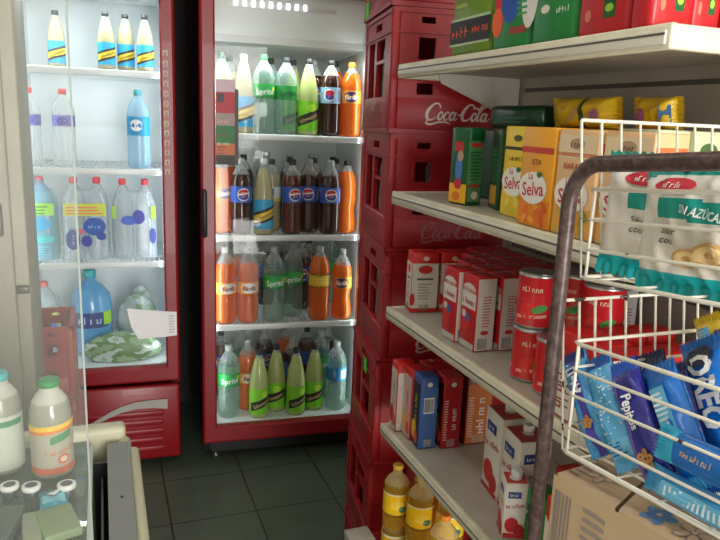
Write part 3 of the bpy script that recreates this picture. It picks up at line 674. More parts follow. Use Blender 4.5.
def pack(name, label, cat, group, x, y, z, rz, sx, sy, sz, body, art, topm=None, r=.003, extra=None):
    """printed box or brick-shaped packet: base centre at x, y, z"""
    b = MB(); b.rbox(-sx/2, -sy/2, 0, sx/2, sy/2, sz, body, r)
    art(b, sx, sy, sz); o = b.build(name); o.location = (x, y, z+.0005); o.rotation_euler = (0,0,rz)
    return tag(o, label, cat, group)
def again(o, label, x, y, z=None, rz=None, group=None):
    c = copy_tree(o); c.location = (x, y, (z+.0005) if z is not None else o.location.z)
    if rz is not None: c.rotation_euler = (0,0,rz)
    c['label'] = label
    if group: c['group'] = group
    return c
def bag(name, label, cat, group, w, t, L, body, art, crimp=.012, seed=0, wr=.0015, back=None):
    """pillow pack: width on X, thickness on Y (print on -Y), length on Z from 0 to L"""
    rnd = random.Random(seed); p = [rnd.uniform(0, 6) for _ in range(8)]
    def half(u, v):
        a = min(1, max(0, (v-crimp)/(L*.16))); c = min(1, max(0, (L-crimp-v)/(L*.16)))
        e = math.sin(a*PI/2)*math.sin(c*PI/2); q = max(0, 1-abs(2*u/w)**3.2)**.6
        wrk = wr*(math.sin(u*160/ max(w,.04)*.05+v*90+p[0])+math.sin(v*210*.05/ max(L,.05)+u*240+p[1])*.7+math.sin((u+v)*150+p[2])*.6)
        rip = (1-e)*wr*1.3*math.sin(u*2*PI*9/w+p[3])
        return t/2*q*e+wrk*q*(.35+e*.65)+rip*q+.0006
    def uu(u, v):   # sides pull in a little where the pack is full
        e = min(1, max(0, min(v, L-v)/(L*.2))); return u*(1-.05*e)
    st = random.getstate(); pre = MB(); pre.zones = []; pre.S = lambda u, v, l: (u, 0, v); art(pre, w, t, L); random.setstate(st)
    b = MB(); b.zones = []; N, K = 36, 48
    def foil_at(u, v, base):
        for pr, m in pre.zones[::-1]:
            if pr(u, v): return m
        return base
    for sg in (-1, 1):
        vs = []
        for j in range(K+1):
            for i in range(N+1):
                u, v = w*(i/N-.5), L*j/K; vs.append((uu(u, v), sg*half(u, v), v+(.0022*math.cos(i*PI) if j in (0, K) else 0)))
        fs = []
        for j in range(K):
            for i in range(N):
                f = (j*(N+1)+i, j*(N+1)+i+1, (j+1)*(N+1)+i+1, (j+1)*(N+1)+i); fs.append(f if sg < 0 else f[::-1])
        o_ = len(b.v); b.v += vs
        for q, f in enumerate(fs):
            u, v = w*((q % N+.5)/N-.5), L*(q//N+.5)/K
            b.f.append(tuple(i+o_ for i in f)); b.m.append(b.mi(foil_at(u, v, body))); b.sm.append(True)
    b.S = lambda u, v, l: (uu(u, v), -half(u, v)-l*1.2-.0014, v)
    art(b, w, t, L); o = b.build(name)
    bm = bmesh.new(); bm.from_mesh(o.data)
    bmesh.ops.remove_doubles(bm, verts=[v for v in bm.verts if abs(abs(v.co.y)) < .0009], dist=.0004) if False else None
    bm.free(); return tag(o, label, cat, group)
def F(b, side, sx, sy, sz):
    b.S = {'f': front(sx, sy), 'l': left(sx, sy), 'r': right(sx, sy), 't': top(sz)}[side]; return (sx if side in 'ft' else sy)
# ---- top shelf
z = SZ[0]; GT = 'packets along the edge of the top shelf'
gG = P('pack_green', (26, 128, 58), rough=.35, bump=.25, bscale=45); gO = P('pack_olive', (104, 138, 34), rough=.35, bump=.25, bscale=45); gR = P('pack_red', (196, 28, 38), rough=.35, bump=.25, bscale=45)
def a_olive(b, sx, sy, sz):
    w = F(b, 'l', sx, sy, sz); b.rect(-w/2, .03, w/2, .075, K_); b.rect(-w/2, .075, w/2, .08, C(170, 190, 150)); b.rect(-w/2, .026, w/2, .03, C(170, 190, 150))
    b.text('MATE', -.035, .052, .028, C(220, 80, 40), sx=1.1, bold=.02); b.text('TRADI', .045, .055, .022, C(220, 80, 40), bold=.02); b.lines(-.06, .1, .0, .2, C(150, 170, 70), 6)
def a_green1(b, sx, sy, sz):
    w = F(b, 'l', sx, sy, sz); b.ell(-.0, .095, .032, .045, C(30, 80, 170)); b.rect(-.055, .08, -.03, .14, C(205, 45, 40)); b.ell(-.042, .055, .018, .026, C(235, 90, 40)); b.lines(.02, .06, .058, .15, C(60, 150, 90), 9); b.rect(.0, .03, .055, .042, C(150, 50, 40))
def a_green2(b, sx, sy, sz):
    w = F(b, 'l', sx, sy, sz); b.ell(-.068, .1, .026, .065, C(225, 220, 215), n=20); b.text('YERBA', -.01, .125, .018, W_, bold=.02); b.text('MATE', -.01, .107, .016, W_); b.ell(.03, .1, .006, .012, C(220, 180, 50)); b.ell(-.02, .06, .012, .007, C(225, 215, 200)); b.text('500 g', .03, .055, .013, W_)
    F(b, 'f', sx, sy, sz); b.lines(-.02, .05, .02, .12, C(150, 190, 150), 6)
def a_red(b, sx, sy, sz):
    w = F(b, 'l', sx, sy, sz); b.lines(-.012, .06, .035, .15, C(226, 110, 105), 8); b.ell(-.03, .035, .007, .009, C(205, 120, 90)); b.rect(.004, .028, .03, .055, C(20, 90, 40)); b.ell(.017, .042, .009, .006, C(150, 200, 60), .0009)
    F(b, 'f', sx, sy, sz); b.lines(-.015, .05, .018, .16, C(214, 84, 84), 9)
pack('yerba_packet', 'olive green packet with a black band, far end of the top shelf', 'packet', GT, .745, 1.283, z, 0, .075, .16, .22, gO, a_olive, r=.014)
pack('yerba_packet', 'green packet with a blue oval on the top shelf', 'packet', GT, .745, 1.133, z, 0, .075, .125, .22, gG, a_green1, r=.012)
pack('yerba_packet', 'green packet with a white oval on its left edge on the top shelf', 'packet', GT, .745, 1.005, z, 0, .075, .122, .22, gG, a_green2, r=.012)
rp = pack('yerba_packet', 'red packet with a green stamp next to the green one on the top shelf', 'packet', GT, .745, .882, z, 0, .075, .116, .22, gR, a_red, r=.012)
again(rp, 'red packet at the near corner of the top shelf', .735, .79, None, PI/2, GT).scale = (.55, .62, 1)
again(rp, 'red packet third from the near end, on the end edge of the top shelf', .795, .79, None, PI/2, GT).scale = (.55, .45, 1)
again(rp, 'red packet farthest from the aisle on the end edge of the top shelf', .855, .79, None, PI/2, GT).scale = (.55, .45, 1)
# ---- second shelf
z = SZ[1]; G2 = 'packets on the second shelf'
def a_green3(b, sx, sy, sz):
    F(b, 'l', sx, sy, sz); b.rect(-sy/2+.002, .004, sy/2-.002, .045, C(240, 180, 30)); b.ell(0, .08, .012, .035, C(70, 120, 190)); b.ell(.004, .105, .01, .012, C(180, 150, 130), .0009); b.rect(-.016, .115, .012, .135, C(190, 40, 50)); b.ell(0, .045, .013, .012, C(190, 40, 60), .0009); b.ell(-.004, .018, .014, .01, C(230, 120, 40), .0009)
    F(b, 'f', sx, sy, sz); b.rect(-.021, .045, .018, .138, C(84, 150, 92)); b.rect(-.016, .125, .014, .134, C(190, 50, 45), .0008); b.lines(-.016, .055, .014, .12, C(40, 100, 60), 9); b.rect(-.02, .008, .016, .04, C(96, 140, 90)); b.ell(.0, .022, .009, .009, C(220, 225, 215), .0009); b.rect(-.018, .04, .014, .046, C(180, 60, 50), .0009)
gp1 = pack('yerba_packet', 'dark green packet with a blue and yellow picture on its narrow side', 'packet', G2, .748, 1.325, z, math.radians(10), .042, .062, .166, P('pack_dark_green', (16, 84, 44), rough=.3, bump=.2), a_green3, r=.004)
def a_green4(b, sx, sy, sz):
    F(b, 'l', sx, sy, sz); b.rect(-.02, .01, .02, .05, C(190, 140, 50)); b.lines(-.02, .06, .02, .13, C(50, 120, 70), 7)
    F(b, 'f', sx, sy, sz); b.lines(-.02, .06, .02, .14, C(50, 120, 70), 7)
pack('yerba_packet', 'dark green packet wedged between the pictured green packet and the yellow one', 'packet', G2, .792, 1.235, z, math.radians(-14), .05, .06, .166, P('pack_deep_green', (14, 66, 40), rough=.3, bump=.2), a_green4, r=.004)
def selva(b, w, under, pic, txt, tc, stripe, sc):
    b.rect(-w/2+.002, .004, w/2-.002, .048, under); 
    rnd = random.Random(4)
    for i in range(12): b.ell(rnd.uniform(-w*.4, w*.4), rnd.uniform(.01, .044), .011, .006, pic[i % len(pic)], .0006+.0001*i, 8, rnd.uniform(0, 3))
    b.ell(-.004, .068, w*.43, .028, C(244, 240, 232), .002); b.text('La', -.012, .089, .016, C(196, 40, 60), .0025, bold=.01); b.text('Selva', -.003, .067, .033, C(205, 40, 70), .0025, rot=.08, bold=.012); b.ell(.014, .092, .008, .005, C(40, 110, 60), .0025)
    b.rect(-w/2+.002, .128, w/2-.002, .134, sc); b.text(txt, 0, .113, .014, tc, .001, bold=.01)
def a_yel(b, sx, sy, sz):
    w = F(b, 'l', sx, sy, sz); selva(b, w, C(240, 200, 30), [C(225, 205, 60), C(240, 220, 90)], 'HIERBAS', C(80, 60, 20), 0, C(50, 45, 40)); b.ell(0, .15, .016, .006, C(90, 80, 40))
    w = F(b, 'f', sx, sy, sz); b.rect(-w/2+.003, .1, w/2-.003, .15, C(235, 190, 60)); b.lines(-.02, .03, .02, .09, C(160, 130, 40), 6)
def a_org(b, sx, sy, sz):
    w = F(b, 'l', sx, sy, sz); selva(b, w, C(236, 140, 30), [C(235, 110, 30), C(250, 165, 60), C(225, 90, 30)], 'ISTA', C(150, 80, 20), 0, C(215, 70, 40)); b.rect(-w/2+.002, .128, w/2-.002, .138, C(212, 64, 44), .0008)
    w = F(b, 'f', sx, sy, sz); b.rect(-w/2+.002, .125, w/2-.002, .15, C(245, 205, 110)); b.lines(-.02, .03, .022, .11, C(180, 100, 40), 8)
def a_nar(b, sx, sy, sz):
    w = F(b, 'l', sx, sy, sz); b.rect(-w/2+.002, .125, w/2-.002, .162, C(238, 212, 176)); selva(b, w, C(222, 165, 80), [C(235, 150, 50), C(215, 175, 60), C(150, 150, 60)], 'NARANJA', C(196, 76, 66), 0, C(226, 110, 70)); b.ell(0, .148, .018, .009, C(190, 160, 130)); b.text('mate', 0, .147, .014, C(110, 70, 50), .001)
    w = F(b, 'f', sx, sy, sz); b.rect(-w/2+.003, .11, w/2-.003, .15, C(228, 110, 60)); b.ell(0, .13, .014, .015, C(240, 150, 60), .0008); b.lines(-.02, .02, .022, .1, C(180, 120, 80), 8)
pack('tea_box', 'bright yellow herb tea box, between the dark green packet and the orange box', 'tea box', G2, .765, 1.112, z, math.radians(-4), .06, .1, .172, P('pack_yellow', (240, 205, 30), rough=.4), a_yel)
pack('tea_box', 'orange tea box with red stripe, second from the green packets', 'tea box', G2, .732, 1.0, z, math.radians(-2), .06, .1, .172, P('pack_orange', (240, 165, 40), rough=.4), a_org)
nb = pack('tea_box', 'salmon orange-flavour tea box half behind the dark rack tube', 'tea box', G2, .732, .895, z, math.radians(-1), .062, .1, .17, P('pack_salmon', (236, 190, 140), rough=.4), a_nar)
again(nb, 'salmon orange-flavour tea box behind the basket corner, nearest the shelf end', .737, .79, None, 0, G2)
def a_leaf(b, sx, sy, sz):
    w = F(b, 'l', sx, sy, sz); b.ell(.005, .15, .018, .012, C(80, 110, 60)); b.ell(-.012, .145, .009, .007, C(120, 90, 90)); b.ell(-.0, .132, .02, .008, C(225, 200, 70)); b.rect(-w/2+.002, .02, w/2-.002, .11, C(210, 205, 140))
    w = F(b, 'f', sx, sy, sz); b.ell(.0, .145, .018, .012, C(80, 110, 60)); b.rect(-w/2+.002, .02, w/2-.002, .11, C(210, 205, 140))
lb = pack('tea_box', 'pale green tea box with leaf picture behind the basket wires', 'tea box', G2, .815, .86, z, 0, .06, .09, .175, P('pack_pale_green', (222, 226, 186), rough=.4), a_leaf)
again(lb, 'pale green tea box with leaf picture, deeper behind the basket wires', .885, .86, None, 0, G2)
again(lb, 'pale green tea box with leaf picture, last before the back panel', .955, .86, None, 0, G2)
oy = pack('tea_box', 'plain orange tea box in the row behind the salmon boxes', 'tea box', G2, .82, 1.0, z, 0, .06, .1, .172, P('pack_orange'), lambda b, *a: None)
again(oy, 'plain orange tea box behind the yellow herb tea', .845, 1.13, None, 0, G2); again(oy, 'plain orange tea box under the long yellow bag, left end', .93, 1.12, None, 0, G2); again(oy, 'plain orange tea box under the long yellow bag, right end', .9, .985, None, 0, G2)
for yy, lb2 in ((1.36, 'far'), (1.26, 'near')):
    pass
dg = P('pack_deep_green')
d1 = pack('yerba_packet', 'deep green packet in the rear row, behind the pictured green packet', 'packet', G2, .9, 1.42, z, 0, .09, .13, .166, dg, lambda b, *a: None, r=.008)
again(d1, 'deep green packet in the rear row, behind the yellow tea box', .9, 1.27, None, 0, G2)
def a_lie(b, sx, sy, sz):
    w = F(b, 'l', sx, sy, sz); b.lines(-w*.4, .012, w*.4, .03, C(30, 110, 70), 2); b.rect(w*.3, .004, w*.33, .045, C(20, 40, 30))
pack('yerba_packet', 'deep green packet lying on top of the rear green packets', 'packet', G2, .9, 1.32, z+.167, math.radians(3), .1, .19, .05, dg, a_lie, r=.012)
yb = P('bag_yellow', (226, 186, 36), rough=.3, bump=.35, bscale=40)
def a_yb(b, w, t, L):
    b.grid(-w*.5, L*.52, w*.5, L*.58, C(60, 80, 40)); b.ell(.0, L*.75, w*.2, w*.2, C(180, 110, 160)); b.rect(-w*.3, L*.1, w*.3, L*.3, C(240, 205, 70), .001)
def a_yb2(b, w, t, L):
    b.ell(.0, L*.3, w*.22, w*.22, C(170, 90, 150)); b.rect(-w*.3, L*.7, w*.3, L*.85, C(70, 110, 150), .001); b.grid(-w*.5, L*.5, w*.5, L*.53, C(190, 140, 30))
o = bag('herb_bag', 'long yellow bag with a dark band lying on the rear tea boxes', 'bag', G2, .06, .046, .19, yb, a_yb, seed=2); pose(o, (.88, 1.21, z+.173+.03), (.2, 0, -1), (.05, -1, 0))
o = bag('herb_bag', 'yellow bag with a blue square lying on the pale green tea boxes', 'bag', G2, .056, .042, .105, yb, a_yb2, seed=5); pose(o, (.9, 1.0, z+.176+.028), (.2, 0, -1), (.05, -1, 0))
# ---- third shelf: tomato cartons and cans
z = SZ[2]; G3 = 'tomato cartons on the third shelf'
wR = P('carton_red', (190, 26, 34), rough=.4); wW = P('carton_white', (226, 220, 214), rough=.4)
def a_tom(b, sx, sy, sz):      # red picture on the aisle side, white sides
    for sd in 'fr':
        w = F(b, sd, sx, sy, sz); b.rect(-w/2+.002, .003, w/2-.002, sz-.004, C(226, 220, 216)); b.lines(-.008, .055, .012, .125, C(206, 130, 135), 11, .0008); b.ell(0, .042, .01, .005, C(200, 60, 60), .0009); b.bars(-.015, .006, .008, .03, C(70, 66, 66), 9, .0009)
    w = F(b, 'l', sx, sy, sz); b.rect(-w/2+.002, .002, w/2-.002, .016, C(190, 186, 180)); b.rect(-w/2+.003, .09, w/2-.003, .125, C(222, 214, 212)); b.ell(0, .132, w*.4, .012, C(220, 205, 205)); b.text('Tomate', 0, .13, .014, C(190, 30, 40), .0012); b.text('Pure', 0, .105, .02, C(170, 60, 70), .0012)
    b.ell(-.008, .05, .02, .022, C(206, 36, 38)); b.ell(.014, .035, .016, .018, C(176, 22, 28), .0008); b.ell(.0, .07, .012, .01, C(90, 90, 150), .001); b.ell(-.016, .075, .008, .008, C(230, 200, 200), .001)
    F(b, 't', sx, sy, sz); b.rect(-sx/2+.003, -sy*.06, sx/2-.003, sy*.06, C(150, 16, 24)); b.ell(sx*.2, sy*.28, .006, .006, C(216, 180, 180), .0009)
tc0 = pack('tomato_carton', 'white-sided tomato carton at front corner of the carton block', 'carton', G3, .745, 1.226, z, 0, .047, .064, .163, wR, a_tom)
again(tc0, 'tomato carton behind the front corner one, red picture side to the aisle', .737, 1.296, None, .0, G3)
again(tc0, 'tomato carton with white side, second along the front of the block, next to the cans', .801, 1.22, None, 0, G3)
WORD = ('first', 'second', 'third', 'fourth', 'fifth', 'sixth')
for i, x in enumerate((.801, .852, .903, .954)):
    for j in range(5):
        y = 1.29+.069*j if i == 0 else 1.222+.069*j
        if i == 0 and j > 1 or y > 1.545 or (i < 2 and y > 1.44): continue
        again(tc0, 'red-topped tomato carton in the block, %s row from the aisle, %s from its near end' % (WORD[i+1], WORD[j+(1 if i == 0 else 0)]), x, y, None, 0, G3)
for i, x in enumerate((.88, .932, .984)):
    for j in range(2):
        again(tc0, 'red-topped tomato carton between the cans and back panel, %s from the aisle, %s row' % (WORD[i], ('far', 'near')[j]), x, 1.148-.069*j, None, 0, G3)
def a_far(b, sx, sy, sz):
    for sd in 'fl':
        w = F(b, sd, sx, sy, sz); b.rect(-w/2+.001, .012, w/2-.001, .128, C(214, 210, 202)); b.ell(0, .112, w*.26, .011, C(206, 50, 50), .0008); b.rect(-w*.3, .085, w*.3, .09, C(90, 84, 80), .0008); b.lines(-w*.25, .035, w*.25, .08, C(160, 154, 150), 6, .0008); b.ell(-w*.45, .035, w*.1, .016, C(190, 40, 44), .0008); b.bars(-.012, .006, .012, .022, C(90, 120, 100), 7, .0009)
    F(b, 'f', sx, sy, sz); b.ell(0, .14, .008, .006, C(236, 210, 200), .0012)
f0 = pack('tomato_carton', 'white-fronted carton with red top, farthest on the third shelf by the crates', 'carton', G3, .757, 1.526, z, math.radians(-10), .07, .05, .156, P('carton_bright_red', (206, 34, 34), rough=.4), a_far)
again(f0, 'white-fronted carton with red top, right of the farthest one by the crates', .832, 1.515, None, math.radians(-10), G3)
# cans
CANR = P('can_red', (204, 30, 40), rough=.3, coat=.3); TIN = P('tin', (186, 188, 190), rough=.3, metal=.9)
can = thing('tomato_can', 'red tomato can stacked on the two lower cans, next to the cartons', 'can', (.757, 1.04, z+.1055), 0, 'tomato cans on the third shelf')
b = MB(); r_, h_ = .0365, .104
b.lathe([(r_*.9, 0), (r_, .002), (r_, .006), (r_*.985, .008), (r_*.985, h_-.008), (r_, h_-.006), (r_, h_-.001), (r_*.93, h_), (r_*.9, h_-.003), (.001, h_-.003)], CANR, 24, mfun=lambda q: TIN if q < .0065 or q > h_-.0065 else CANR)
b.S = cyl(r_*.987)
for off in (-.075, .0, .075):
    b.text('TOMATE', off, .076, .014, C(240, 215, 190), bold=.02, sx=.8); b.ell(off-.006, .034, .017, .016, C(226, 50, 40)); b.ell(off+.016, .04, .015, .007, C(70, 160, 80), .0009, rot=.3); b.rect(off-.03, .018, off+.03, .024, C(240, 160, 150), .0006, 6, .006)
b.build('can_body', can)
b = MB(); b.lathe([(.001, h_-.0035), (.033, h_-.0035), (.034, h_-.0005), (.0345, h_+.0005)], TIN, 24); b.build('lid', can)
can.rotation_euler = (0, 0, math.radians(-50))
cg = 'tomato cans on the third shelf'
for x, y, lv, lb2 in ((.757, 1.042, 0, 'red tomato can on the shelf, left of the two lower cans'), (.757, .967, 0, 'red tomato can on the shelf, right of the two lower cans beside the rack tube'),
   (.815, .93, 0, 'red tomato can on the shelf, behind the dark rack tube'), (.818, .93, 1, 'red tomato can stacked behind the dark rack tube'), (.83, 1.01, 0, 'red tomato can behind the two lower cans'), (.83, 1.01, 1, 'red tomato can behind the stacked can')):
    c = again(can, lb2, x, y, z+.1055*lv, math.radians(-50+random.uniform(-30, 30)), cg)
def a_heart(b, sx, sy, sz):
    for sd in 'fl':
        w = F(b, sd, sx, sy, sz); b.rect(-w/2+.001, .004, w/2-.001, sz*.72, C(224, 216, 208)); b.ell(0, sz*.74, w*.42, .016, C(200, 34, 32)); b.text('SALSA', -.008, sz*.35, .024, C(150, 40, 44), .001, rot=PI/2); b.text('LISTA', .012, sz*.35, .02, C(110, 60, 60), .001, rot=PI/2)
G3b = 'red and white packets at the near end of third shelf'
h0 = pack('sauce_packet', 'white packet with red heart-shaped top, near end of third shelf behind the lower basket', 'packet', G3b, .728, .754, z, 0, .06, .05, .15, P('carton_bright_red'), a_heart)
for x, y, lb2 in ((.785, .754, 'second along the end'), (.848, .754, 'third along the end'), (.911, .754, 'fourth along the end'), (.974, .754, 'last by the back panel'), (.728, .81, 'in the second row by the aisle'), (.728, .866, 'in the third row by the aisle'), (.792, .85, 'third row, second from the aisle'), (.856, .85, 'deepest in the third row')):
    again(h0, 'white packet with red top behind the lower basket, '+lb2, x, y, None, 0, G3b)
# ---- fourth shelf: juice cartons
z = SZ[3]; G4 = 'one-litre cartons on the fourth shelf'
def a_j(front_, side, txt, tcol, blob, bar):
    def art(b, sx, sy, sz):
        w = F(b, 'f', sx, sy, sz); b.rect(-w/2+.002, .004, w/2-.002, sz*.86, front_)
        if bar: b.rect(-w*.28, sz*.5, w*.3, sz*.72, C(226, 226, 226), .0008); b.bars(-w*.24, sz*.52, w*.26, sz*.7, C(40, 40, 60), 14, .0012)
        else: b.text(txt, .004, sz*.42, w*.4, C(236, 226, 220), .0012, rot=PI/2, bold=.02); b.lines(-w*.42, sz*.12, -w*.2, sz*.7, C(230, 190, 185), 16, .0008)
        b.ell(0, sz*.9, .007, .006, C(226, 222, 216), .0012); b.bars(-w*.2, .006, w*.24, .026, C(190, 186, 180), 8, .0012)
        w = F(b, 'l', sx, sy, sz); b.rect(-w/2+.002, .004, w/2-.002, sz*.9, side); b.text(txt, 0, sz*.55, w*.42, tcol, .0012, rot=PI/2, bold=.02); b.ell(-.006, .045, w*.3, .025, blob, .001); b.ell(w*.2, .03, w*.2, .018, C(220, 70, 60), .0012)
    return art
pack('juice_carton', 'white and red carton nearest the crates on the fourth shelf', 'carton', G4, .722, 1.533, z, math.radians(-3), .048, .044, .19, P('carton_bright_red'), a_j(C(224, 218, 210), C(196, 190, 184), 'CICLON', C(120, 110, 110), C(190, 40, 50), False))
pack('juice_carton', 'pinkish-sided carton between the white-red one and the blue one', 'carton', G4, .738, 1.481, z, math.radians(-3), .05, .054, .188, P('carton_bright_red'), a_j(C(176, 70, 74), C(200, 172, 166), 'PERA', C(180, 60, 60), C(230, 160, 60), False))
pack('juice_carton', 'blue carton with white barcode panel on the fourth shelf', 'carton', G4, .738, 1.43, z, math.radians(-5), .048, .052, .19, P('carton_blue', (52, 84, 150), rough=.35), a_j(C(70, 108, 176), C(26, 34, 60), 'CICLON', C(170, 200, 60), C(220, 190, 50), True))
pack('juice_carton', 'red carton with white lettering, right of the blue one', 'carton', G4, .797, 1.42, z, math.radians(-5), .05, .06, .19, P('carton_red2', (190, 28, 40), rough=.35), a_j(C(184, 26, 40), C(60, 16, 20), 'MULTI', C(226, 190, 120), C(220, 150, 40), False))
pack('juice_carton', 'dark red carton with an orange panel, deep right on the fourth shelf', 'carton', G4, .875, 1.425, z, math.radians(-4), .072, .066, .19, P('carton_dark_red', (120, 18, 26), rough=.35), a_j(C(206, 116, 60), C(130, 24, 30), 'PAPAYA', C(220, 200, 190), C(225, 170, 50), False))
def a_rt(b, sx, sy, sz):
    F(b, 't', sx, sy, sz); b.rect(-sx*.4, -.006, sx*.4, .006, C(150, 20, 28)); b.ell(0, .02, .008, .007, C(216, 196, 190))
    w = F(b, 'l', sx, sy, sz); b.rect(-w*.4, .02, w*.4, .12, C(206, 190, 184))
rt = pack('juice_carton', 'red-topped carton in the rear row of the fourth shelf, behind the dark red one', 'carton', G4, .86, 1.505, z, 0, .055, .07, .186, P('carton_red'), a_rt)
again(rt, 'red-topped carton behind the blue one on the fourth shelf', .797, 1.505, None, 0, G4); again(rt, 'red-topped carton in the rear row of the fourth shelf, behind the red lettered one', .922, 1.505, None, 0, G4); again(rt, 'red-topped carton in the rear row of the fourth shelf, last by the back panel', .983, 1.505, None, 0, G4)
# white tomato puree cartons, near end
def a_pur(b, sx, sy, sz):
    for sd in 'lf':
        w = F(b, sd, sx, sy, sz); b.rect(-w*.36, sz*.74, w*.2, sz*.86, C(40, 70, 140), .0006); b.text('pure', -w*.08, sz*.8, w*.17, W_, .001)
        b.text('tomate', 0, sz*.6, w*.24, C(190, 60, 64), .001, rot=.1); b.ell(-w*.12, sz*.25, w*.3, sz*.14, C(196, 32, 36)); b.ell(w*.2, sz*.16, w*.24, sz*.11, C(176, 24, 30), .0009); b.rect(-w/2+.002, .002, w/2-.002, .012, C(190, 40, 44), .0012)
    F(b, 't', sx, sy, sz); b.rect(-sx/2+.003, -sy/2+.003, sx/2-.003, sy/2-.003, C(196, 60, 60)); b.ell(0, 0, .012, .012, C(220, 210, 206), .0009)
def puree(label, x, y, rz, sx, sy, sz):
    t = thing('puree_carton', label, 'carton', (x, y, z+.0005), rz, 'white puree cartons on the fourth shelf')
    b = MB(); b.rbox(-sx/2, -sy/2, 0, sx/2, sy/2, sz, wW, .003); a_pur(b, sx, sy, sz); b.build('body', t)
    b = MB(); b.lathe([(.011, sz+.0008), (.012, sz+.003), (.012, sz+.013), (.01, sz+.015)], capW, 14, (sx*.1, sy*.15, 0)); b.build('cap', t); return t
puree('tall white puree carton with red tomatoes, rear one of the pair', .815, 1.175, math.radians(-8), .07, .085, .19)
puree('tall white puree carton with red tomatoes, front one of the pair', .802, 1.085, math.radians(-8), .07, .08, .182)
puree('short white puree carton standing alone in front of the tall pair', .745, 1.035, math.radians(-22), .046, .05, .118)
def a_gr(b, sx, sy, sz):
    w = F(b, 'l', sx, sy, sz); b.rect(-w*.4, sz*.45, w*.4, sz*.75, C(16, 70, 40)); b.text('ARVEJA', 0, sz*.6, .014, W_, .001); b.ell(0, sz*.22, w*.25, .012, C(220, 190, 60)); b.ell(.0, sz*.1, w*.2, .008, C(200, 50, 40))
pack('pea_carton', 'green carton beside the short white puree carton', 'carton', G4, .775, .97, z, 0, .05, .06, .115, P('carton_green', (30, 130, 60), rough=.4), a_gr)
wr0 = pack('sauce_packet', 'white and red packet behind the green carton on the fourth shelf', 'packet', G4, .84, .975, z, 0, .05, .06, .15, P('carton_bright_red'), a_heart)
again(wr0, 'white and red packet on the fourth shelf behind the dark rack tube', .76, .89, None, 0, G4); again(wr0, 'white and red packet on the fourth shelf beneath the lower basket', .76, .815, None, 0, G4); again(wr0, 'white and red packet deep on the fourth shelf beneath the lower basket', .83, .86, None, 0, G4)
# ---- oil bottles on the base deck, two high
OIL = clear('sunflower_oil', (214, 170, 60), .3, .06, (.95, .82, .5)); OILC = clear('oil_pet', (225, 210, 160), .35, .06, (1, .95, .8)); capY = P('cap_yellow', (226, 180, 70), rough=.45)
def lab_oil(b, r, h):
    band(b, r, h, .24, .6, C(246, 200, 24)); b.rect(-r*1.2, .575*h, r*1.2, .6*h, C(225, 220, 190), .0006, 8); b.rect(-r*1.3, .24*h, r*1.3, .265*h, C(120, 80, 40), .0006, 8); b.ell(.2*r, .42*h, r*.5, .07*h, C(250, 220, 90), .0008); b.ell(.6*r, .36*h, r*.3, .05*h, C(60, 130, 120), .001)
DR['oil'] = ('oil', .037, .182, OIL, OILC, .7, capY, lab_oil); DR['oilbare'] = ('oil', .037, .182, OIL, OILC, .72, capO, None)
def lab_drum(b, r, h):
    band(b, r, h, .5, .93, C(240, 196, 30)); b.rect(-r*1.3, .9*h, r*1.3, .93*h, C(225, 220, 190), .0006, 8); b.ell(.3*r, .74*h, r*.6, .08*h, C(60, 130, 120), .001); b.ell(-.2*r, .68*h, r*.4, .06*h, C(250, 226, 110), .0012); band(b, r, h, .05, .4, C(240, 196, 30))
DR['drum'] = ('drum', .037, .222, OIL, OILC, .97, capY, lab_drum)
og = 'oil bottles on the base deck of the gondola'
for key, x, y, lv, lb2 in (('oil', .728, 1.545, 1, 'yellow-labelled oil bottle, upper of the stack nearest the crates'), ('drum', .728, 1.545, 0, 'wide yellow-labelled oil canister, lower of the stack nearest the crates'),
     ('oil', .764, 1.468, 1, 'yellow-labelled oil bottle, upper of the second stack from the crates'), ('drum', .764, 1.468, 0, 'wide yellow-labelled oil canister, lower of the second stack from the crates'),
     ('oilbare', .74, 1.29, 1, 'unlabelled amber oil bottle with an orange cap, nearest in view'), ('drum', .74, 1.29, 0, 'wide yellow-labelled oil canister under the unlabelled amber one'),
     ('oil', .82, 1.405, 1, 'yellow-labelled oil bottle half hidden under the fourth shelf'), ('drum', .82, 1.405, 0, 'wide oil canister under the half hidden one below the fourth shelf'),
     ('oilbare', .81, 1.53, 1, 'orange-capped oil bottle behind the stack nearest the crates'), ('drum', .81, 1.53, 0, 'wide oil canister under the rear orange-capped one')):
    drink(key, 'oil_canister' if key == 'drum' else 'oil_bottle', lb2, (x, y, .2358+.2232*lv), math.radians(-30), og)
t = thing('step_stool', 'small grey step stool on the floor in front of the oil bottles by the crates', 'stool', (.622, 1.53, 0))
b = MB(); b.rbox(-.035, -.05, .43, .035, .045, .45, GREYM, .004); b.build('seat', t)
for sx in (-.028, .028):
    for sy in (-.04, .036): b = MB(); b.box(sx-.005, sy-.005, 0, sx+.005, sy+.005, .431, GREYM); b.build('leg', t)

# ================================================================== wire rack with two baskets
def rack_tube():
    m, nt, out = nodes('rack_tube')
    b = nt.nodes.new('ShaderNodeBsdfPrincipled'); b.inputs['Roughness'].default_value = .38; b.inputs['Metallic'].default_value = .25
    tc = nt.nodes.new('ShaderNodeTexCoord'); n = nt.nodes.new('ShaderNodeTexNoise'); n.inputs['Scale'].default_value = 120; n.inputs['Detail'].default_value = 4
    r = nt.nodes.new('ShaderNodeValToRGB'); r.color_ramp.elements[0].position = .4; r.color_ramp.elements[1].position = .72
    r.color_ramp.elements[0].color = (*srgb((74, 58, 56)), 1); r.color_ramp.elements[1].color = (*srgb((112, 92, 90)), 1)
    nt.links.new(tc.outputs['Object'], n.inputs['Vector']); nt.links.new(n.outputs['Fac'], r.inputs['Fac']); nt.links.new(r.outputs[0], b.inputs['Base Color']); nt.links.new(b.outputs[0], out.inputs[0]); return m
TUBE = rack_tube()
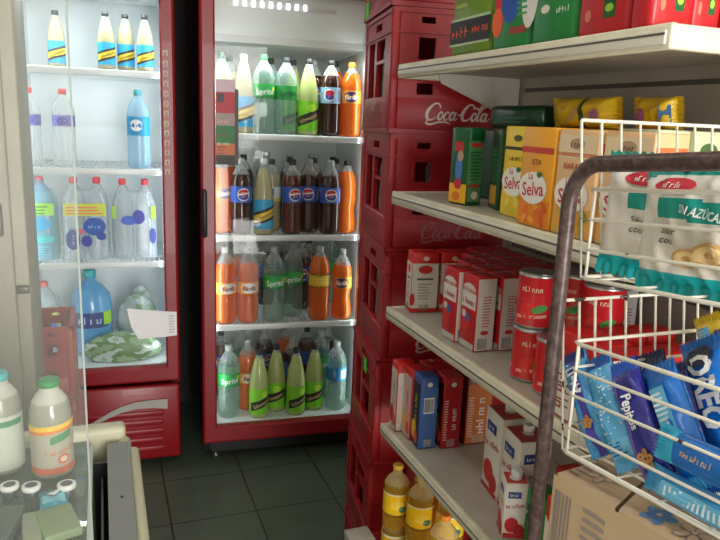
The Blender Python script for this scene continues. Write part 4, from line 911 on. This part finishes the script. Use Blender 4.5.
def wire_mat():
    m, nt, out = nodes('white_coated_wire')
    b = nt.nodes.new('ShaderNodeBsdfPrincipled'); b.inputs['Roughness'].default_value = .35
    tc = nt.nodes.new('ShaderNodeTexCoord'); n = nt.nodes.new('ShaderNodeTexNoise'); n.inputs['Scale'].default_value = 30; n.inputs['Detail'].default_value = 4
    r = nt.nodes.new('ShaderNodeValToRGB'); r.color_ramp.interpolation = 'CONSTANT'; r.color_ramp.elements[0].position = 0; r.color_ramp.elements[1].position = .33
    r.color_ramp.elements[0].color = (*srgb((70, 56, 48)), 1); r.color_ramp.elements[1].color = (*srgb((236, 230, 216)), 1)
    nt.links.new(tc.outputs['Object'], n.inputs['Vector']); nt.links.new(n.outputs['Fac'], r.inputs['Fac']); nt.links.new(r.outputs[0], b.inputs['Base Color']); nt.links.new(b.outputs[0], out.inputs[0]); return m
WIRE = wire_mat()
rk = thing('wire_display_rack', 'dark tube rack with two white wire baskets of biscuits at the gondola end', 'display rack', (0, 0, 0))
b = MB()
def uframe(x, k):
    R = .05; y0, y1, zt = .636, .02, 1.517; p = [(x, y0, 0), (x, y0, zt-R)]
    p += [(x+k*.0, y0-R+R*math.cos(a), zt-R+R*math.sin(a)) for a in [PI/2*i/8 for i in range(1, 9)]]
    p += [(x+.02, y1+R-R*math.sin(a), zt+.045-R+R*math.cos(a)) for a in [PI/2*i/8 for i in range(0, 9)]] + [(x+.02, y1, 0)]
    return p
for x in (.494, .925):
    b = MB(); b.tube(uframe(x, 1), .0088, TUBE, 14); b.build('tube_frame', rk)
for y in (.636, .02):
    b = MB(); b.tube([(.5, y, .25), (.93, y, .25)], .007, TUBE, 10); b.build('stretcher', rk)
SX, SZ_ = .055, .085      # the baskets sag: they drift inward and rise towards the viewer
def bw(x, y, z, y0=.64): d = y0-y; return (x+SX*d, y, z+SZ_*d)
def basket(x0, x1, y0, y1, zf, heights, zback, nb, wr=.0019):
    b = MB()
    for h in heights:   # long wires along the aisle side, round the near end and back along the wall side
        b.tube([bw(x1, y0, zf+h), bw(x1, y1, zf+h), bw(x0, y1, zf+h), bw(x0, y0-.012, zf+h), bw(x0+.004, y0-.003, zf+h), bw(x0+.012, y0, zf+h), bw(x1, y0, zf+h)], wr if 0 < h < heights[-1] else wr*1.25, WIRE, 6)
    top_ = heights[-1]
    for y in (y0-.012, (y0+y1)/2, y1): b.tube([bw(x0, y, zf), bw(x0, y, zf+top_)], wr, WIRE, 6)
    for i in range(nb+1):
        x = x0+.004+(x1-x0-.008)*i/nb
        b.tube([bw(x, y1, zf), bw(x, y0, zf), bw(x+.003, y0+.03, zback)], wr*.95, WIRE, 6)
    for i in range(9):
        y = y0-.03-(y0-y1-.05)*i/8; b.tube([bw(x0, y, zf+.001), bw(x1, y, zf+.001)], wr*.8, WIRE, 5)
    b.tube([bw(x0+.007, y0+.03, zback), bw(x1+.003, y0+.03, zback)], wr*1.2, WIRE, 6)
    return b.build('wire_basket', rk)
basket(.508, .91, .625, .1, 1.384, (0, .033, .067, .101), 1.563, 14)
basket(.503, .91, .618, .1, 1.172, (0, .032, .073, .104, .136), 1.352, 17)
basket(.508, .91, .612, .1, .786, (0, .006), .8, 12)
# ---- coconut biscuit bags in the upper basket
TEAL = C(0, 150, 140, .3); BAGW = P('bag_white_foil', (232, 226, 218), rough=.28, bump=.2, bscale=30)
def a_coco(b, w, t, L):
    b.grid(-w*.5, 0, w*.5, L*.16, C(0, 168, 176, .3), .0004, 14, 5)
    b.grid(-w*.5, L*.88, w*.5, L, TEAL, .0004, 12, 3)
    b.zone(lambda u, v: u > -w*.3 and abs(v-L*(.64-.1*max(0, u/w+.26)**1.3)) < L*.075, TEAL)
    b.zone(lambda u, v: u < 0 and v > L*.84-u*.0 and v > L*(.98+u/w*.3), TEAL)
    b.text('SIN AZÚCARES', w*.06, L*.605, L*.085, W_, .0018, rot=-.16, sx=.78, bold=.02)
    b.ell(-w*.2, L*.8, w*.15, L*.055, C(205, 40, 60), .0008); b.text('Dulce', -w*.2, L*.8, L*.06, W_, .0016, bold=.01)
    b.text('Sabor', -w*.2, L*.475, L*.075, C(90, 70, 60), .001, rot=-.05, bold=.012); b.text('coco', -w*.21, L*.405, L*.075, C(90, 70, 60), .001, rot=-.05, bold=.012)
    for cu, cv, k in ((-w*.04, L*.29, .9), (w*.13, L*.33, 1.15)):
        b.ell(cu, cv, w*.13*k, L*.075*k, C(205, 160, 100), .0012); b.ell(cu, cv, w*.1*k, L*.055*k, C(236, 205, 150), .0016); b.ell(cu, cv, w*.04*k, L*.02*k, C(210, 165, 105), .002)
gb = 'coconut biscuit bags in the upper basket'
o = bag('biscuit_bag', 'white and teal coconut biscuit bag at the front of the upper basket', 'biscuit bag', gb, .17, .036, .138, BAGW, a_coco, seed=3, wr=.0026)
pose(o, (.542, .482, 1.393), (.05, -1, .09), (.05, .08, 1))
c = copy_tree(o); tag(c, 'white and teal coconut biscuit bag tucked behind the front one, by the rack tube', 'biscuit bag', gb); pose(c, (.568, .552, 1.391), (.38, -.9, .06), (.05, .02, 1))
c = copy_tree(o); tag(c, 'coconut biscuit bag deepest in the upper basket, only its teal top showing', 'biscuit bag', gb); pose(c, (.64, .47, 1.392), (.1, -1, .06), (.1, .05, 1)); c.scale = (1, 1, 1.14)
# ---- biscuit packs in the lower basket
gk = 'biscuit packs in the lower basket'
def foil(nm, c): return P(nm, c, rough=.22, bump=.3, bscale=55, coat=.2)
def cookies(b, u, v, s):
    for i in range(5):
        a = i*1.3; b.ell(u+s*.7*math.cos(a), v+s*.8*math.sin(a), s*.62, s*.5, C(196, 140, 80), .0012+i*.0002, 10, a); b.ell(u+s*.7*math.cos(a), v+s*.8*math.sin(a), s*.15, s*.15, C(70, 40, 30), .0024, 6)
def a_p1(b, w, t, L):
    b.grid(-w*.12, 0, w*.2, L, C(80, 70, 170), .0004, 3, 10); b.text('Oli', .0, L*.72, w*.5, W_, .0012, rot=PI/2+.1, bold=.02); cookies(b, w*.05, L*.3, w*.16)
    for i in range(22): b.ell(random.uniform(-.45, -.15)*w, random.uniform(.1, .9)*L, w*.03, w*.03, C(200, 230, 250), .0008, 6)
    b.grid(-w*.45, L*.9, w*.45, L, C(40, 50, 130), .0006, 6, 2)
def a_p2(b, w, t, L):
    for i in range(70): b.ell(random.uniform(-.45, .45)*w, random.uniform(.3, .88)*L, w*.035, w*.028, C(210, 236, 250), .0008, 6)
    b.grid(-w*.4, L*.1, w*.4, L*.26, C(120, 200, 240), .0006, 6, 3); b.lines(-w*.3, L*.12, w*.3, L*.24, C(40, 110, 190), 4, .001); b.grid(-w*.48, L*.9, w*.48, L, C(30, 90, 180), .0006, 6, 2)
def a_pep(b, w, t, L):
    b.grid(-w*.48, L*.05, -w*.28, L*.95, C(120, 90, 190), .0004, 3, 10); b.text('Pepitos', w*.02, L*.57, w*.4, W_, .0014, rot=-PI/2+.0, sx=.85, bold=.03); cookies(b, 0, L*.2, w*.2); b.grid(-w*.45, L*.9, w*.45, L, C(30, 90, 200), .0006, 6, 2)
def a_p4(b, w, t, L):
    b.rect(-w*.3, L*.3, w*.2, L*.8, C(110, 190, 230), .001, 3); b.lines(-w*.26, L*.32, w*.16, L*.78, C(225, 240, 250), 12, .0016); b.grid(-w*.5, L*.05, w*.5, L*.12, C(60, 180, 230), .0006, 6, 2)
def a_p5(b, w, t, L):
    b.text('Variedad', 0, L*.55, w*.46, C(206, 190, 170), .0012, rot=-PI/2, bold=.02); cookies(b, 0, L*.15, w*.15)
def a_oreo(b, w, t, L):
    b.text('OREO', w*.02, L*.6, w*.72, W_, .0014, rot=-PI/2, sx=.8, bold=.04); b.ell(0, L*.86, w*.3, w*.25, C(40, 40, 60), .001)
def a_pur2(b, w, t, L):
    b.ell(0, L*.55, w*.36, w*.3, C(235, 220, 225), .0008); b.text('Mila', 0, L*.55, w*.3, C(90, 50, 150), .0014, bold=.02); cookies(b, w*.1, L*.25, w*.17); b.rect(-w*.2, L*.05, w*.25, L*.17, C(215, 215, 225), .001); b.bars(-w*.17, L*.06, w*.22, L*.16, C(50, 50, 60), 12, .0014)
def a_chip(b, w, t, L):
    b.text('chocolate', 0, L*.6, w*.26, C(225, 180, 60), .0014, rot=-PI/2, sx=.8, bold=.03); b.grid(-w*.5, L*.82, w*.5, L, C(60, 190, 235), .0006, 6, 3); cookies(b, -w*.1, L*.3, w*.18); b.rect(-w*.35, L*.1, w*.3, L*.2, C(180, 220, 245), .001, 4)
FO = {'cy': foil('foil_cyan', (70, 165, 225)), 'lb': foil('foil_light_blue', (96, 180, 232)), 'nv': foil('foil_navy', (44, 44, 140)), 'db': foil('foil_dark', (34, 40, 90)), 'ob': foil('foil_blue', (24, 110, 200)), 'pu': foil('foil_purple', (92, 56, 160)), 'ye': foil('foil_yellow', (226, 190, 40))}
UPV = (.01, .082, .092); XA = (.3, -1, .7)
def bisc(label, key, art, loc, w, t, L, xa=XA, za=UPV, seed=1):
    o = bag('biscuit_pack', label, 'biscuit pack', gk, w, t, L, FO[key], art, crimp=.008, seed=seed, wr=.0012); pose(o, loc, xa, za); return o
bisc('pale blue and purple biscuit pack, leftmost in the lower basket', 'cy', a_p1, (.53, .572, 1.185), .038, .025, .128, seed=1)
bisc('light blue speckled biscuit pack, left of the navy and purple one', 'lb', a_p2, (.532, .53, 1.189), .039, .025, .132, seed=2)
bisc('navy and purple biscuit pack with white lettering and cookies on its front', 'nv', a_pep, (.534, .487, 1.193), .039, .025, .138, seed=3)
bisc('blue biscuit pack with a pale panel, right of the navy and purple one', 'ob', a_p4, (.55, .45, 1.2), .04, .03, .14, seed=4)
UP2 = (.014, .08, .108)
bisc('dark biscuit pack with tan lettering, left of the one with huge white letters', 'db', a_p5, (.588, .486, 1.19), .034, .026, .128, za=UP2, seed=5)
bisc('bright blue biscuit pack with huge white letters, standing at the back of the lower basket', 'ob', a_oreo, (.614, .464, 1.202), .052, .03, .152, za=UP2, seed=6)
bisc('purple biscuit pack at the right edge, upper of the two purple ones', 'pu', a_pur2, (.66, .482, 1.235), .05, .032, .125, za=UP2, seed=7)
bisc('purple biscuit pack with a barcode, lower right of the basket', 'pu', a_pur2, (.555, .372, 1.215), .046, .03, .12, za=UP2, seed=8)
bisc('blue biscuit pack with gold lettering lying at the front of the lower basket', 'ob', a_chip, (.5215, .342, 1.258), .036, .021, .148, xa=(.25, -.12, 1), za=(.0, 1, -.08), seed=9)
bisc('cyan crinkled biscuit pack lying lowest at the front of the lower basket', 'cy', a_p4, (.524, .348, 1.214), .03, .022, .152, xa=(.25, -.1, 1), za=(.0, 1, -.08), seed=10)
bisc('deep blue biscuit pack behind the leftmost upright packs', 'db', a_p4, (.606, .54, 1.182), .046, .03, .13, za=UP2, seed=11)
bisc('small yellow biscuit pack end showing behind the pack with huge white letters', 'ye', a_p4, (.672, .545, 1.268), .034, .024, .085, za=UP2, seed=13)
# ---- cardboard carton below the baskets
KR = P('cardboard', (206, 178, 146), rough=.75, noise=.06, nscale=6)
t = thing('cardboard_box', 'kraft cardboard carton with blue flower prints under the lower basket', 'box', (0, 0, 0))
def bx(x, y, z): d = .618-y; return (x+.03*d, y, z+.10*d)
b = MB(); x0, x1, y0, y1, zb_, zt_ = .5, .86, .618, .14, .80, 1.142
vs = [bx(x, y, z) for z in (zb_, zt_) for x, y in ((x0, y0), (x1, y0), (x1, y1), (x0, y1))]
b.add(vs, [(0,3,2,1), (0,1,5,4), (1,2,6,5), (2,3,7,6), (3,0,4,7)], KR)
b.S = lambda u, v, l: bx(x0-l, y0-u, zb_+v)
b.bars(.006, .08, .038, .325, C(150, 138, 140), 5); b.lines(.055, .25, .1, .33, C(160, 148, 146), 7)
bd = b.build('carton_body', t)
def flap(pts, th=.004):
    b = MB(); n = len(pts); vs = [bx(*p) for p in pts]+[bx(p[0], p[1], p[2]-th) for p in pts]
    b.add(vs, [tuple(range(n)), tuple(range(2*n-1, n-1, -1))]+[(i, (i+1) % n, n+(i+1) % n, n+i) for i in range(n)], KR)
    return b
PB_ = C(92, 138, 190); PG = C(150, 136, 132)
zt2 = zt_+.004
b = flap([(.5, .612, zt_+.004), (.672, .612, zt_+.022), (.672, .598, zt_+.022), (.5, .517, zt_+.004)])
b.S = lambda u, v, l: bx(.5+v, .612-u, zt_+.0045+v*.105+l)
b.lines(.004, .012, .024, .06, PG, 5); 
for k in range(5): a = k*2*PI/5; b.ell(.036+.011*math.cos(a), .036+.011*math.sin(a), .009, .006, PG, .0004, 12, a)
for k in range(5): a = k*2*PI/5; b.ell(.036+.011*math.cos(a), .036+.011*math.sin(a), .007, .0045, KR, .0007, 12, a)
b.build('flap', t)
b = flap([(.5, .511, zt_+.004), (.672, .592, zt_+.022), (.672, .14, zt_+.022), (.5, .14, zt_+.004)])
b.S = lambda u, v, l: bx(.5+v, .511-u, zt_+.0045+v*.105+l)
for cu, cv, m, s in ((.03, .024, PB_, .95), (.02, .07, PG, .9), (.072, .026, PG, 1.0), (.075, .075, PB_, .9), (.14, .05, PG, 1.1)):
    for k in range(5): a = k*2*PI/5+.3; b.ell(cu+.011*s*math.cos(a), cv+.011*s*math.sin(a), .0095*s, .0065*s, m, .0004+.0001*k, 12, a)
    if m is PG:
        for k in range(5): a = k*2*PI/5+.3; b.ell(cu+.011*s*math.cos(a), cv+.011*s*math.sin(a), .0075*s, .005*s, KR, .0012, 12, a)
    b.ell(cu, cv, .003, .003, C(225, 200, 170), .0016)
b.build('flap', t)
flap([(.676, .612, zt_+.02), (.86, .612, zt_+.004), (.86, .14, zt_+.004), (.676, .14, zt_+.02)]).build('flap', t)

# ================================================================== left side: chest freezer counter, screen, jugs, cabinet
CHX = .052
t = thing('chest_counter', 'cream chest freezer counter with a glass top, in the lower left foreground', 'chest freezer', (0, 0, 0))
cm = P('chest_cream', (196, 194, 166), rough=.45, noise=.06, nscale=10)  # cream darkened for the shade over this corner
b = MB(); b.box(-.8, .35, 0, CHX-.004, .37, .80, cm); b.box(-.8, 1.49, 0, CHX-.004, 1.51, .80, cm); b.box(-.8, .35, 0, -.78, 1.51, .80, cm); b.box(CHX-.024, .35, 0, CHX-.004, 1.51, .80, cm); b.box(-.8, .35, 0, CHX-.004, 1.51, .25, cm); b.build('chest_body', t)
b = MB(); frame_ring(b, 0, 0, 1, 1, .1, .1, .1, .1, 0, .1, cm) if False else None
b.rbox(CHX-.02, .33, .77, CHX, 1.42, .853, cm, .009, 3); b.rbox(-.82, 1.475, .77, .028, 1.52, .872, cm, .012, 3); b.rbox(-.82, .33, .79, -.79, 1.5, .853, cm, .008, 3); b.rbox(-.82, .33, .79, CHX, .36, .853, cm, .008, 3)
b.rbox(CHX-.042, 1.40, .77, CHX-.014, 1.49, .848, cm, .012, 3)
b.build('rim', t)
b = MB(); b.box(-.012, .36, .836, CHX-.019, 1.45, .85, P('chest_grey_panel', (128, 130, 128), rough=.5)); b.lathe([(.003, .85), (.003, .8515)], K_, 8, (.012, 1.22, 0)); b.build('side_panel', t)
b = MB(); b.box(-.047, .36, .835, -.04, 1.45, .852, P('rail_pale', (176, 184, 172), rough=.4)); b.box(-.012, .36, .45, -.009, 1.45, .84, P('slot_shade', (40, 44, 48))); b.box(-.026, .36, .60, -.022, 1.45, .8, P('slot_grey', (90, 96, 96))); b.box(-.04, 1.395, .3, -.012, 1.4, .834, P('slot_shade')); b.box(-.04, .37, .5, -.012, 1.395, .505, P('slot_shade')); b.build('slide_rail', t)  # dark faces beside the rail put the slot's shade into the colour
b = MB(); b.box(-.78, .37, .25, CHX-.026, 1.49, .26, P('chest_floor', (120, 126, 120))); b.build('inner_floor', t)
b = MB(); b.box(-.79, .37, .842, -.048, 1.474, .85, glass('counter_glass', .3, (96, 112, 96), .03)); b.build('glass_top', t)
zt = .8505
t = thing('acrylic_screen', 'clear acrylic screen standing on the counter at the left edge', 'screen', (0, 0, 0))
b = MB(); b.box(-.75, .946, zt, -.034, .950, 2.0, glass('acrylic', .06, (196, 204, 196), .12, .15)); b.build('sheet', t)
b = MB(); b.box(-.034, .9455, zt, -.0315, .9505, 2.0, P('acrylic_edge', (136, 146, 140), rough=.2)); b.build('edge', t)
# juice jugs
def jug(label, x, y, art, capm, r=.0385, h=.193, rz=0):
    return bottle('juice_jug', label, 'jug', r, h, liquid('milky_juice', (168, 170, 152), .25), clear('milky_pet', (206, 208, 196), .75), .8, capm, art, (x, y, zt), rz, 'juice jugs on the counter')  # jug colours greyed to carry the shade over the counter
def lab_juice(b, r, h):
    band(b, r, h, .05, .57, C(172, 168, 150)); b.rect(-r*1.5, .46*h, r*1.5, .53*h, C(222, 130, 40), .0006, 14, .05*h); b.rect(-r*1.5, .5*h, r*1.5, .55*h, C(236, 190, 60), .0009, 14, .04*h)
    b.rect(-.1*r, .37*h, 1.0*r, .45*h, C(70, 140, 90), .0008, 6, .05*h); b.ell(.5*r, .2*h, .3*r, .055*h, C(206, 110, 80), .0008); b.ell(.5*r, .2*h, .18*r, .03*h, C(214, 200, 180), .0012); b.text('naranja', .35*r, .29*h, .07*h, C(206, 110, 90), .0012, rot=.1); b.rect(-r*1.5, .05*h, r*1.5, .12*h, C(206, 96, 60), .0006, 14)
def lab_milk(b, r, h):
    band(b, r, h, .05, .6, C(196, 202, 186)); b.rect(-.2*r, .5*h, 1.2*r, .56*h, C(70, 140, 100), .0008, 8)
jug('white juice jug with a green cap and orange stripe, standing on the counter', -.112, 1.36, lab_juice, capG, rz=.1)
jug('white jug with pale green stripe at the left photo edge on the counter', -.205, 1.4, lab_milk, capT, .04, .2)
# small goods on the counter glass
def jar(label, x, y):
    t = thing('small_jar', label, 'jar', (x, y, zt), 0, 'small white-rimmed jars on the counter'); b = MB(); b.lathe([(.012, 0), (.014, .003), (.014, .018), (.011, .02)], P('jar_dark', (50, 60, 62), rough=.3), 16); b.build('body', t)
    b = MB(); b.lathe([(.0155, .018), (.0165, .02), (.0165, .026), (.012, .028), (.0105, .0265)], P('jar_rim', (226, 228, 224), rough=.3), 18); b.build('lid', t)
    b = MB(); b.lathe([(.0108, .0269), (.0005, .0269)], P('lid_dark', (60, 64, 74), rough=.3), 16, cap=False); b.build('lid_inset', t)
jar('small white-rimmed jar in front of the green-capped jug', -.143, 1.262); jar('small white-rimmed jar near the screen edge on the counter', -.083, 1.25); jar('small white-rimmed jar nearest the left photo edge', -.18, 1.275)
def a_none(b, *a): pass
def a_pouch(b, w, t, L): b.grid(-w*.4, L*.3, w*.4, L*.6, C(120, 190, 210), .0005, 5, 4); b.ell(0, L*.7, w*.25, L*.1, C(220, 230, 230))
o = bag('candy_pouch', 'teal blue candy pouch lying on the counter between the jars', 'pouch', None, .05, .014, .075, foil('foil_teal', (30, 140, 160)), a_pouch, seed=21); pose(o, (-.1, 1.185, zt+.011), (1, .1, 0), (-.1, 1, 0))
pack('snack_box', 'pale green flat box on the counter glass by the screen edge', 'box', None, -.093, 1.15, zt, .25, .06, .09, .016, P('box_pale_green', (128, 146, 104), rough=.5), a_none)
pack('snack_box', 'grey green flat box at the left photo edge on the counter', 'box', None, -.19, 1.165, zt, -.2, .07, .1, .02, P('box_grey_green', (70, 84, 76), rough=.5), a_none)
pack('snack_box', 'pale long box lying in front of the small jars on the counter', 'box', None, -.132, 1.13, zt, .1, .03, .12, .014, P('box_pale', (146, 156, 130), rough=.5), a_none)
t = bottle('spray_bottle', 'teal plastic bottle behind the white jug at the left photo edge', 'teal', .026, .25, liquid('teal_liquid', (60, 120, 125), .2), PETB, .75, capW, None, (-.215, 1.465-.045, zt+.0), 0)
t.location = (-.262, 1.44, zt); t['category'] = 'bottle'; t.location.x = -.262
# low stack of red crates by the fridge
for k, lb2 in enumerate(('low red crate on the floor between the cream cabinet and the water fridge', 'red crate in the middle of the low stack beside the cream cabinet', 'top red crate of the low stack, seen beside the cream cabinet')):
    crate_at(.2675, .268*k, -.42, 2.5, dim, lb2, 'low stack of red crates by the water fridge', .30, .28, 0)
# cream cabinet
t = thing('upright_cabinet', 'tall cream upright cabinet at the left photo edge, in front of the water fridge', 'cabinet', (0, 0, 0))
cc = P('cabinet_cream', (158, 154, 138), rough=.5, noise=.08, nscale=5)
b = MB(); b.rbox(-1.0, 2.125, 0, -.207, 2.44, 2.3, cc, .006); b.build('cabinet_body', t)
b = MB(); b.rbox(-.99, 2.1, .08, -.242, 2.123, 2.28, P('cabinet_door', (152, 148, 134), rough=.5, noise=.08, nscale=5), .006); d = b.build('door', t)
b = MB(); b.rbox(-.241, 2.1, 1.03, -.209, 2.126, 1.05, P('hinge_steel', (90, 84, 76), metal=.6, rough=.4), .002); b.build('hinge', d)
b = MB(); b.rbox(-.30, 2.08, 1.2, -.262, 2.102, 1.29, P('latch_grey', (100, 98, 88), rough=.4), .005); b.build('latch', d)

# ================================================================== light
def fixture(label, y, e):
    t = thing('ceiling_light', label, 'ceiling light', (0, 0, 0), 0, 'fluorescent ceiling lights')
    b = MB(); b.rbox(-.06, y-.62, 2.68, .06, y+.62, 2.745, P('fixture_white', (230, 230, 226)), .008); b.build('housing', t)
    for x in (-.03, .03):
        b = MB(); b.tube([(x, y-.58, 2.662), (x, y+.58, 2.662)], .013, P('tube_lamp', (250, 252, 255), emit=3), 10); b.build('tube', t)
    l = bpy.data.lights.new('ceiling_lamp', 'AREA'); l.shape = 'RECTANGLE'; l.size = .12; l.size_y = 1.16; l.energy = e; l.color = (1, .97, .92)
    o = bpy.data.objects.new('ceiling_lamp', l); o.location = (0, y, 2.64); COL.objects.link(o)
fixture('fluorescent ceiling light nearer the shop door', .2, 2.0)
fixture('fluorescent ceiling light nearer the fridges', 1.9, 1.3)
def area(name, loc, rot, sx, sy, e, col):
    l = bpy.data.lights.new(name, 'AREA'); l.shape = 'RECTANGLE'; l.size = sx; l.size_y = sy; l.energy = e; l.color = col
    o = bpy.data.objects.new(name, l); o.location = loc; o.rotation_euler = rot; COL.objects.link(o); return o
area('door_daylight', ((DX0+DX1)/2, Y0-.05, DZ/2), (PI/2, 0, 0), DX1-DX0, DZ, 125, (1, .98, .94))
# the fridges' own LED bars
for root, rz, a0, a1, zz0, zz1, e in ((PR, RR, .052, .708, .22, 1.84, .85), (PL, RL, -.603, -.052, .5, 2.0, .95)):
    for u, sg in ((a0+.012, 1), (a1-.012, -1)):
        p = at(root, rz, u, .06, (zz0+zz1)/2)
        o = area('fridge_led_bar', p, (0, 0, 0), .02, zz1-zz0, e, (.84, 1, .96) if root is PR else (.8, .92, 1))
        d = Vector((math.cos(rz)*sg*.75-math.sin(rz)*.66, math.sin(rz)*sg*.75+math.cos(rz)*.66, 0)).normalized()
        zax = -d; yax = Vector((0,0,1)); xax = yax.cross(zax)
        m = Matrix((xax, yax, zax)).transposed().to_4x4(); m.translation = Vector(p); o.matrix_world = m
    p = at(root, rz, (a0+a1)/2, .07, zz1-.02)
    area('fridge_top_led', p, (0, 0, rz), a1-a0-.1, .03, e*2.6, (.86, 1, .97))
w = bpy.data.worlds.new('shop_world'); S.world = w; w.use_nodes = True
w.node_tree.nodes['Background'].inputs[0].default_value = (.75, .85, 1, 1); w.node_tree.nodes['Background'].inputs[1].default_value = .3

# ================================================================== camera
cam = bpy.data.cameras.new('camera'); co = bpy.data.objects.new('camera', cam); COL.objects.link(co)
cam.sensor_width = 36; cam.lens = 680/720*36; cam.clip_start = .02
yaw, pitch, roll = .3661905, .2145445, .04071768
f = Vector((math.sin(yaw)*math.cos(pitch), math.cos(yaw)*math.cos(pitch), -math.sin(pitch)))
r = Vector((math.cos(yaw), -math.sin(yaw), 0)); u = r.cross(f)
c_, s_ = math.cos(roll), math.sin(roll)
rr, uu_ = c_*r+s_*u, -s_*r+c_*u
m = Matrix((rr, uu_, -f)).transposed().to_4x4(); m.translation = Vector((0, 0, 1.55)); co.matrix_world = m
S.camera = co
S.view_settings.view_transform = 'Standard'; S.view_settings.look = 'None'; S.view_settings.gamma = 1; S.view_settings.use_curve_mapping = False
S.view_settings.exposure = .22
S.cycles.use_denoising = True
S.cycles.max_bounces = 10; S.cycles.transparent_max_bounces = 24; S.cycles.sample_clamp_indirect = 6
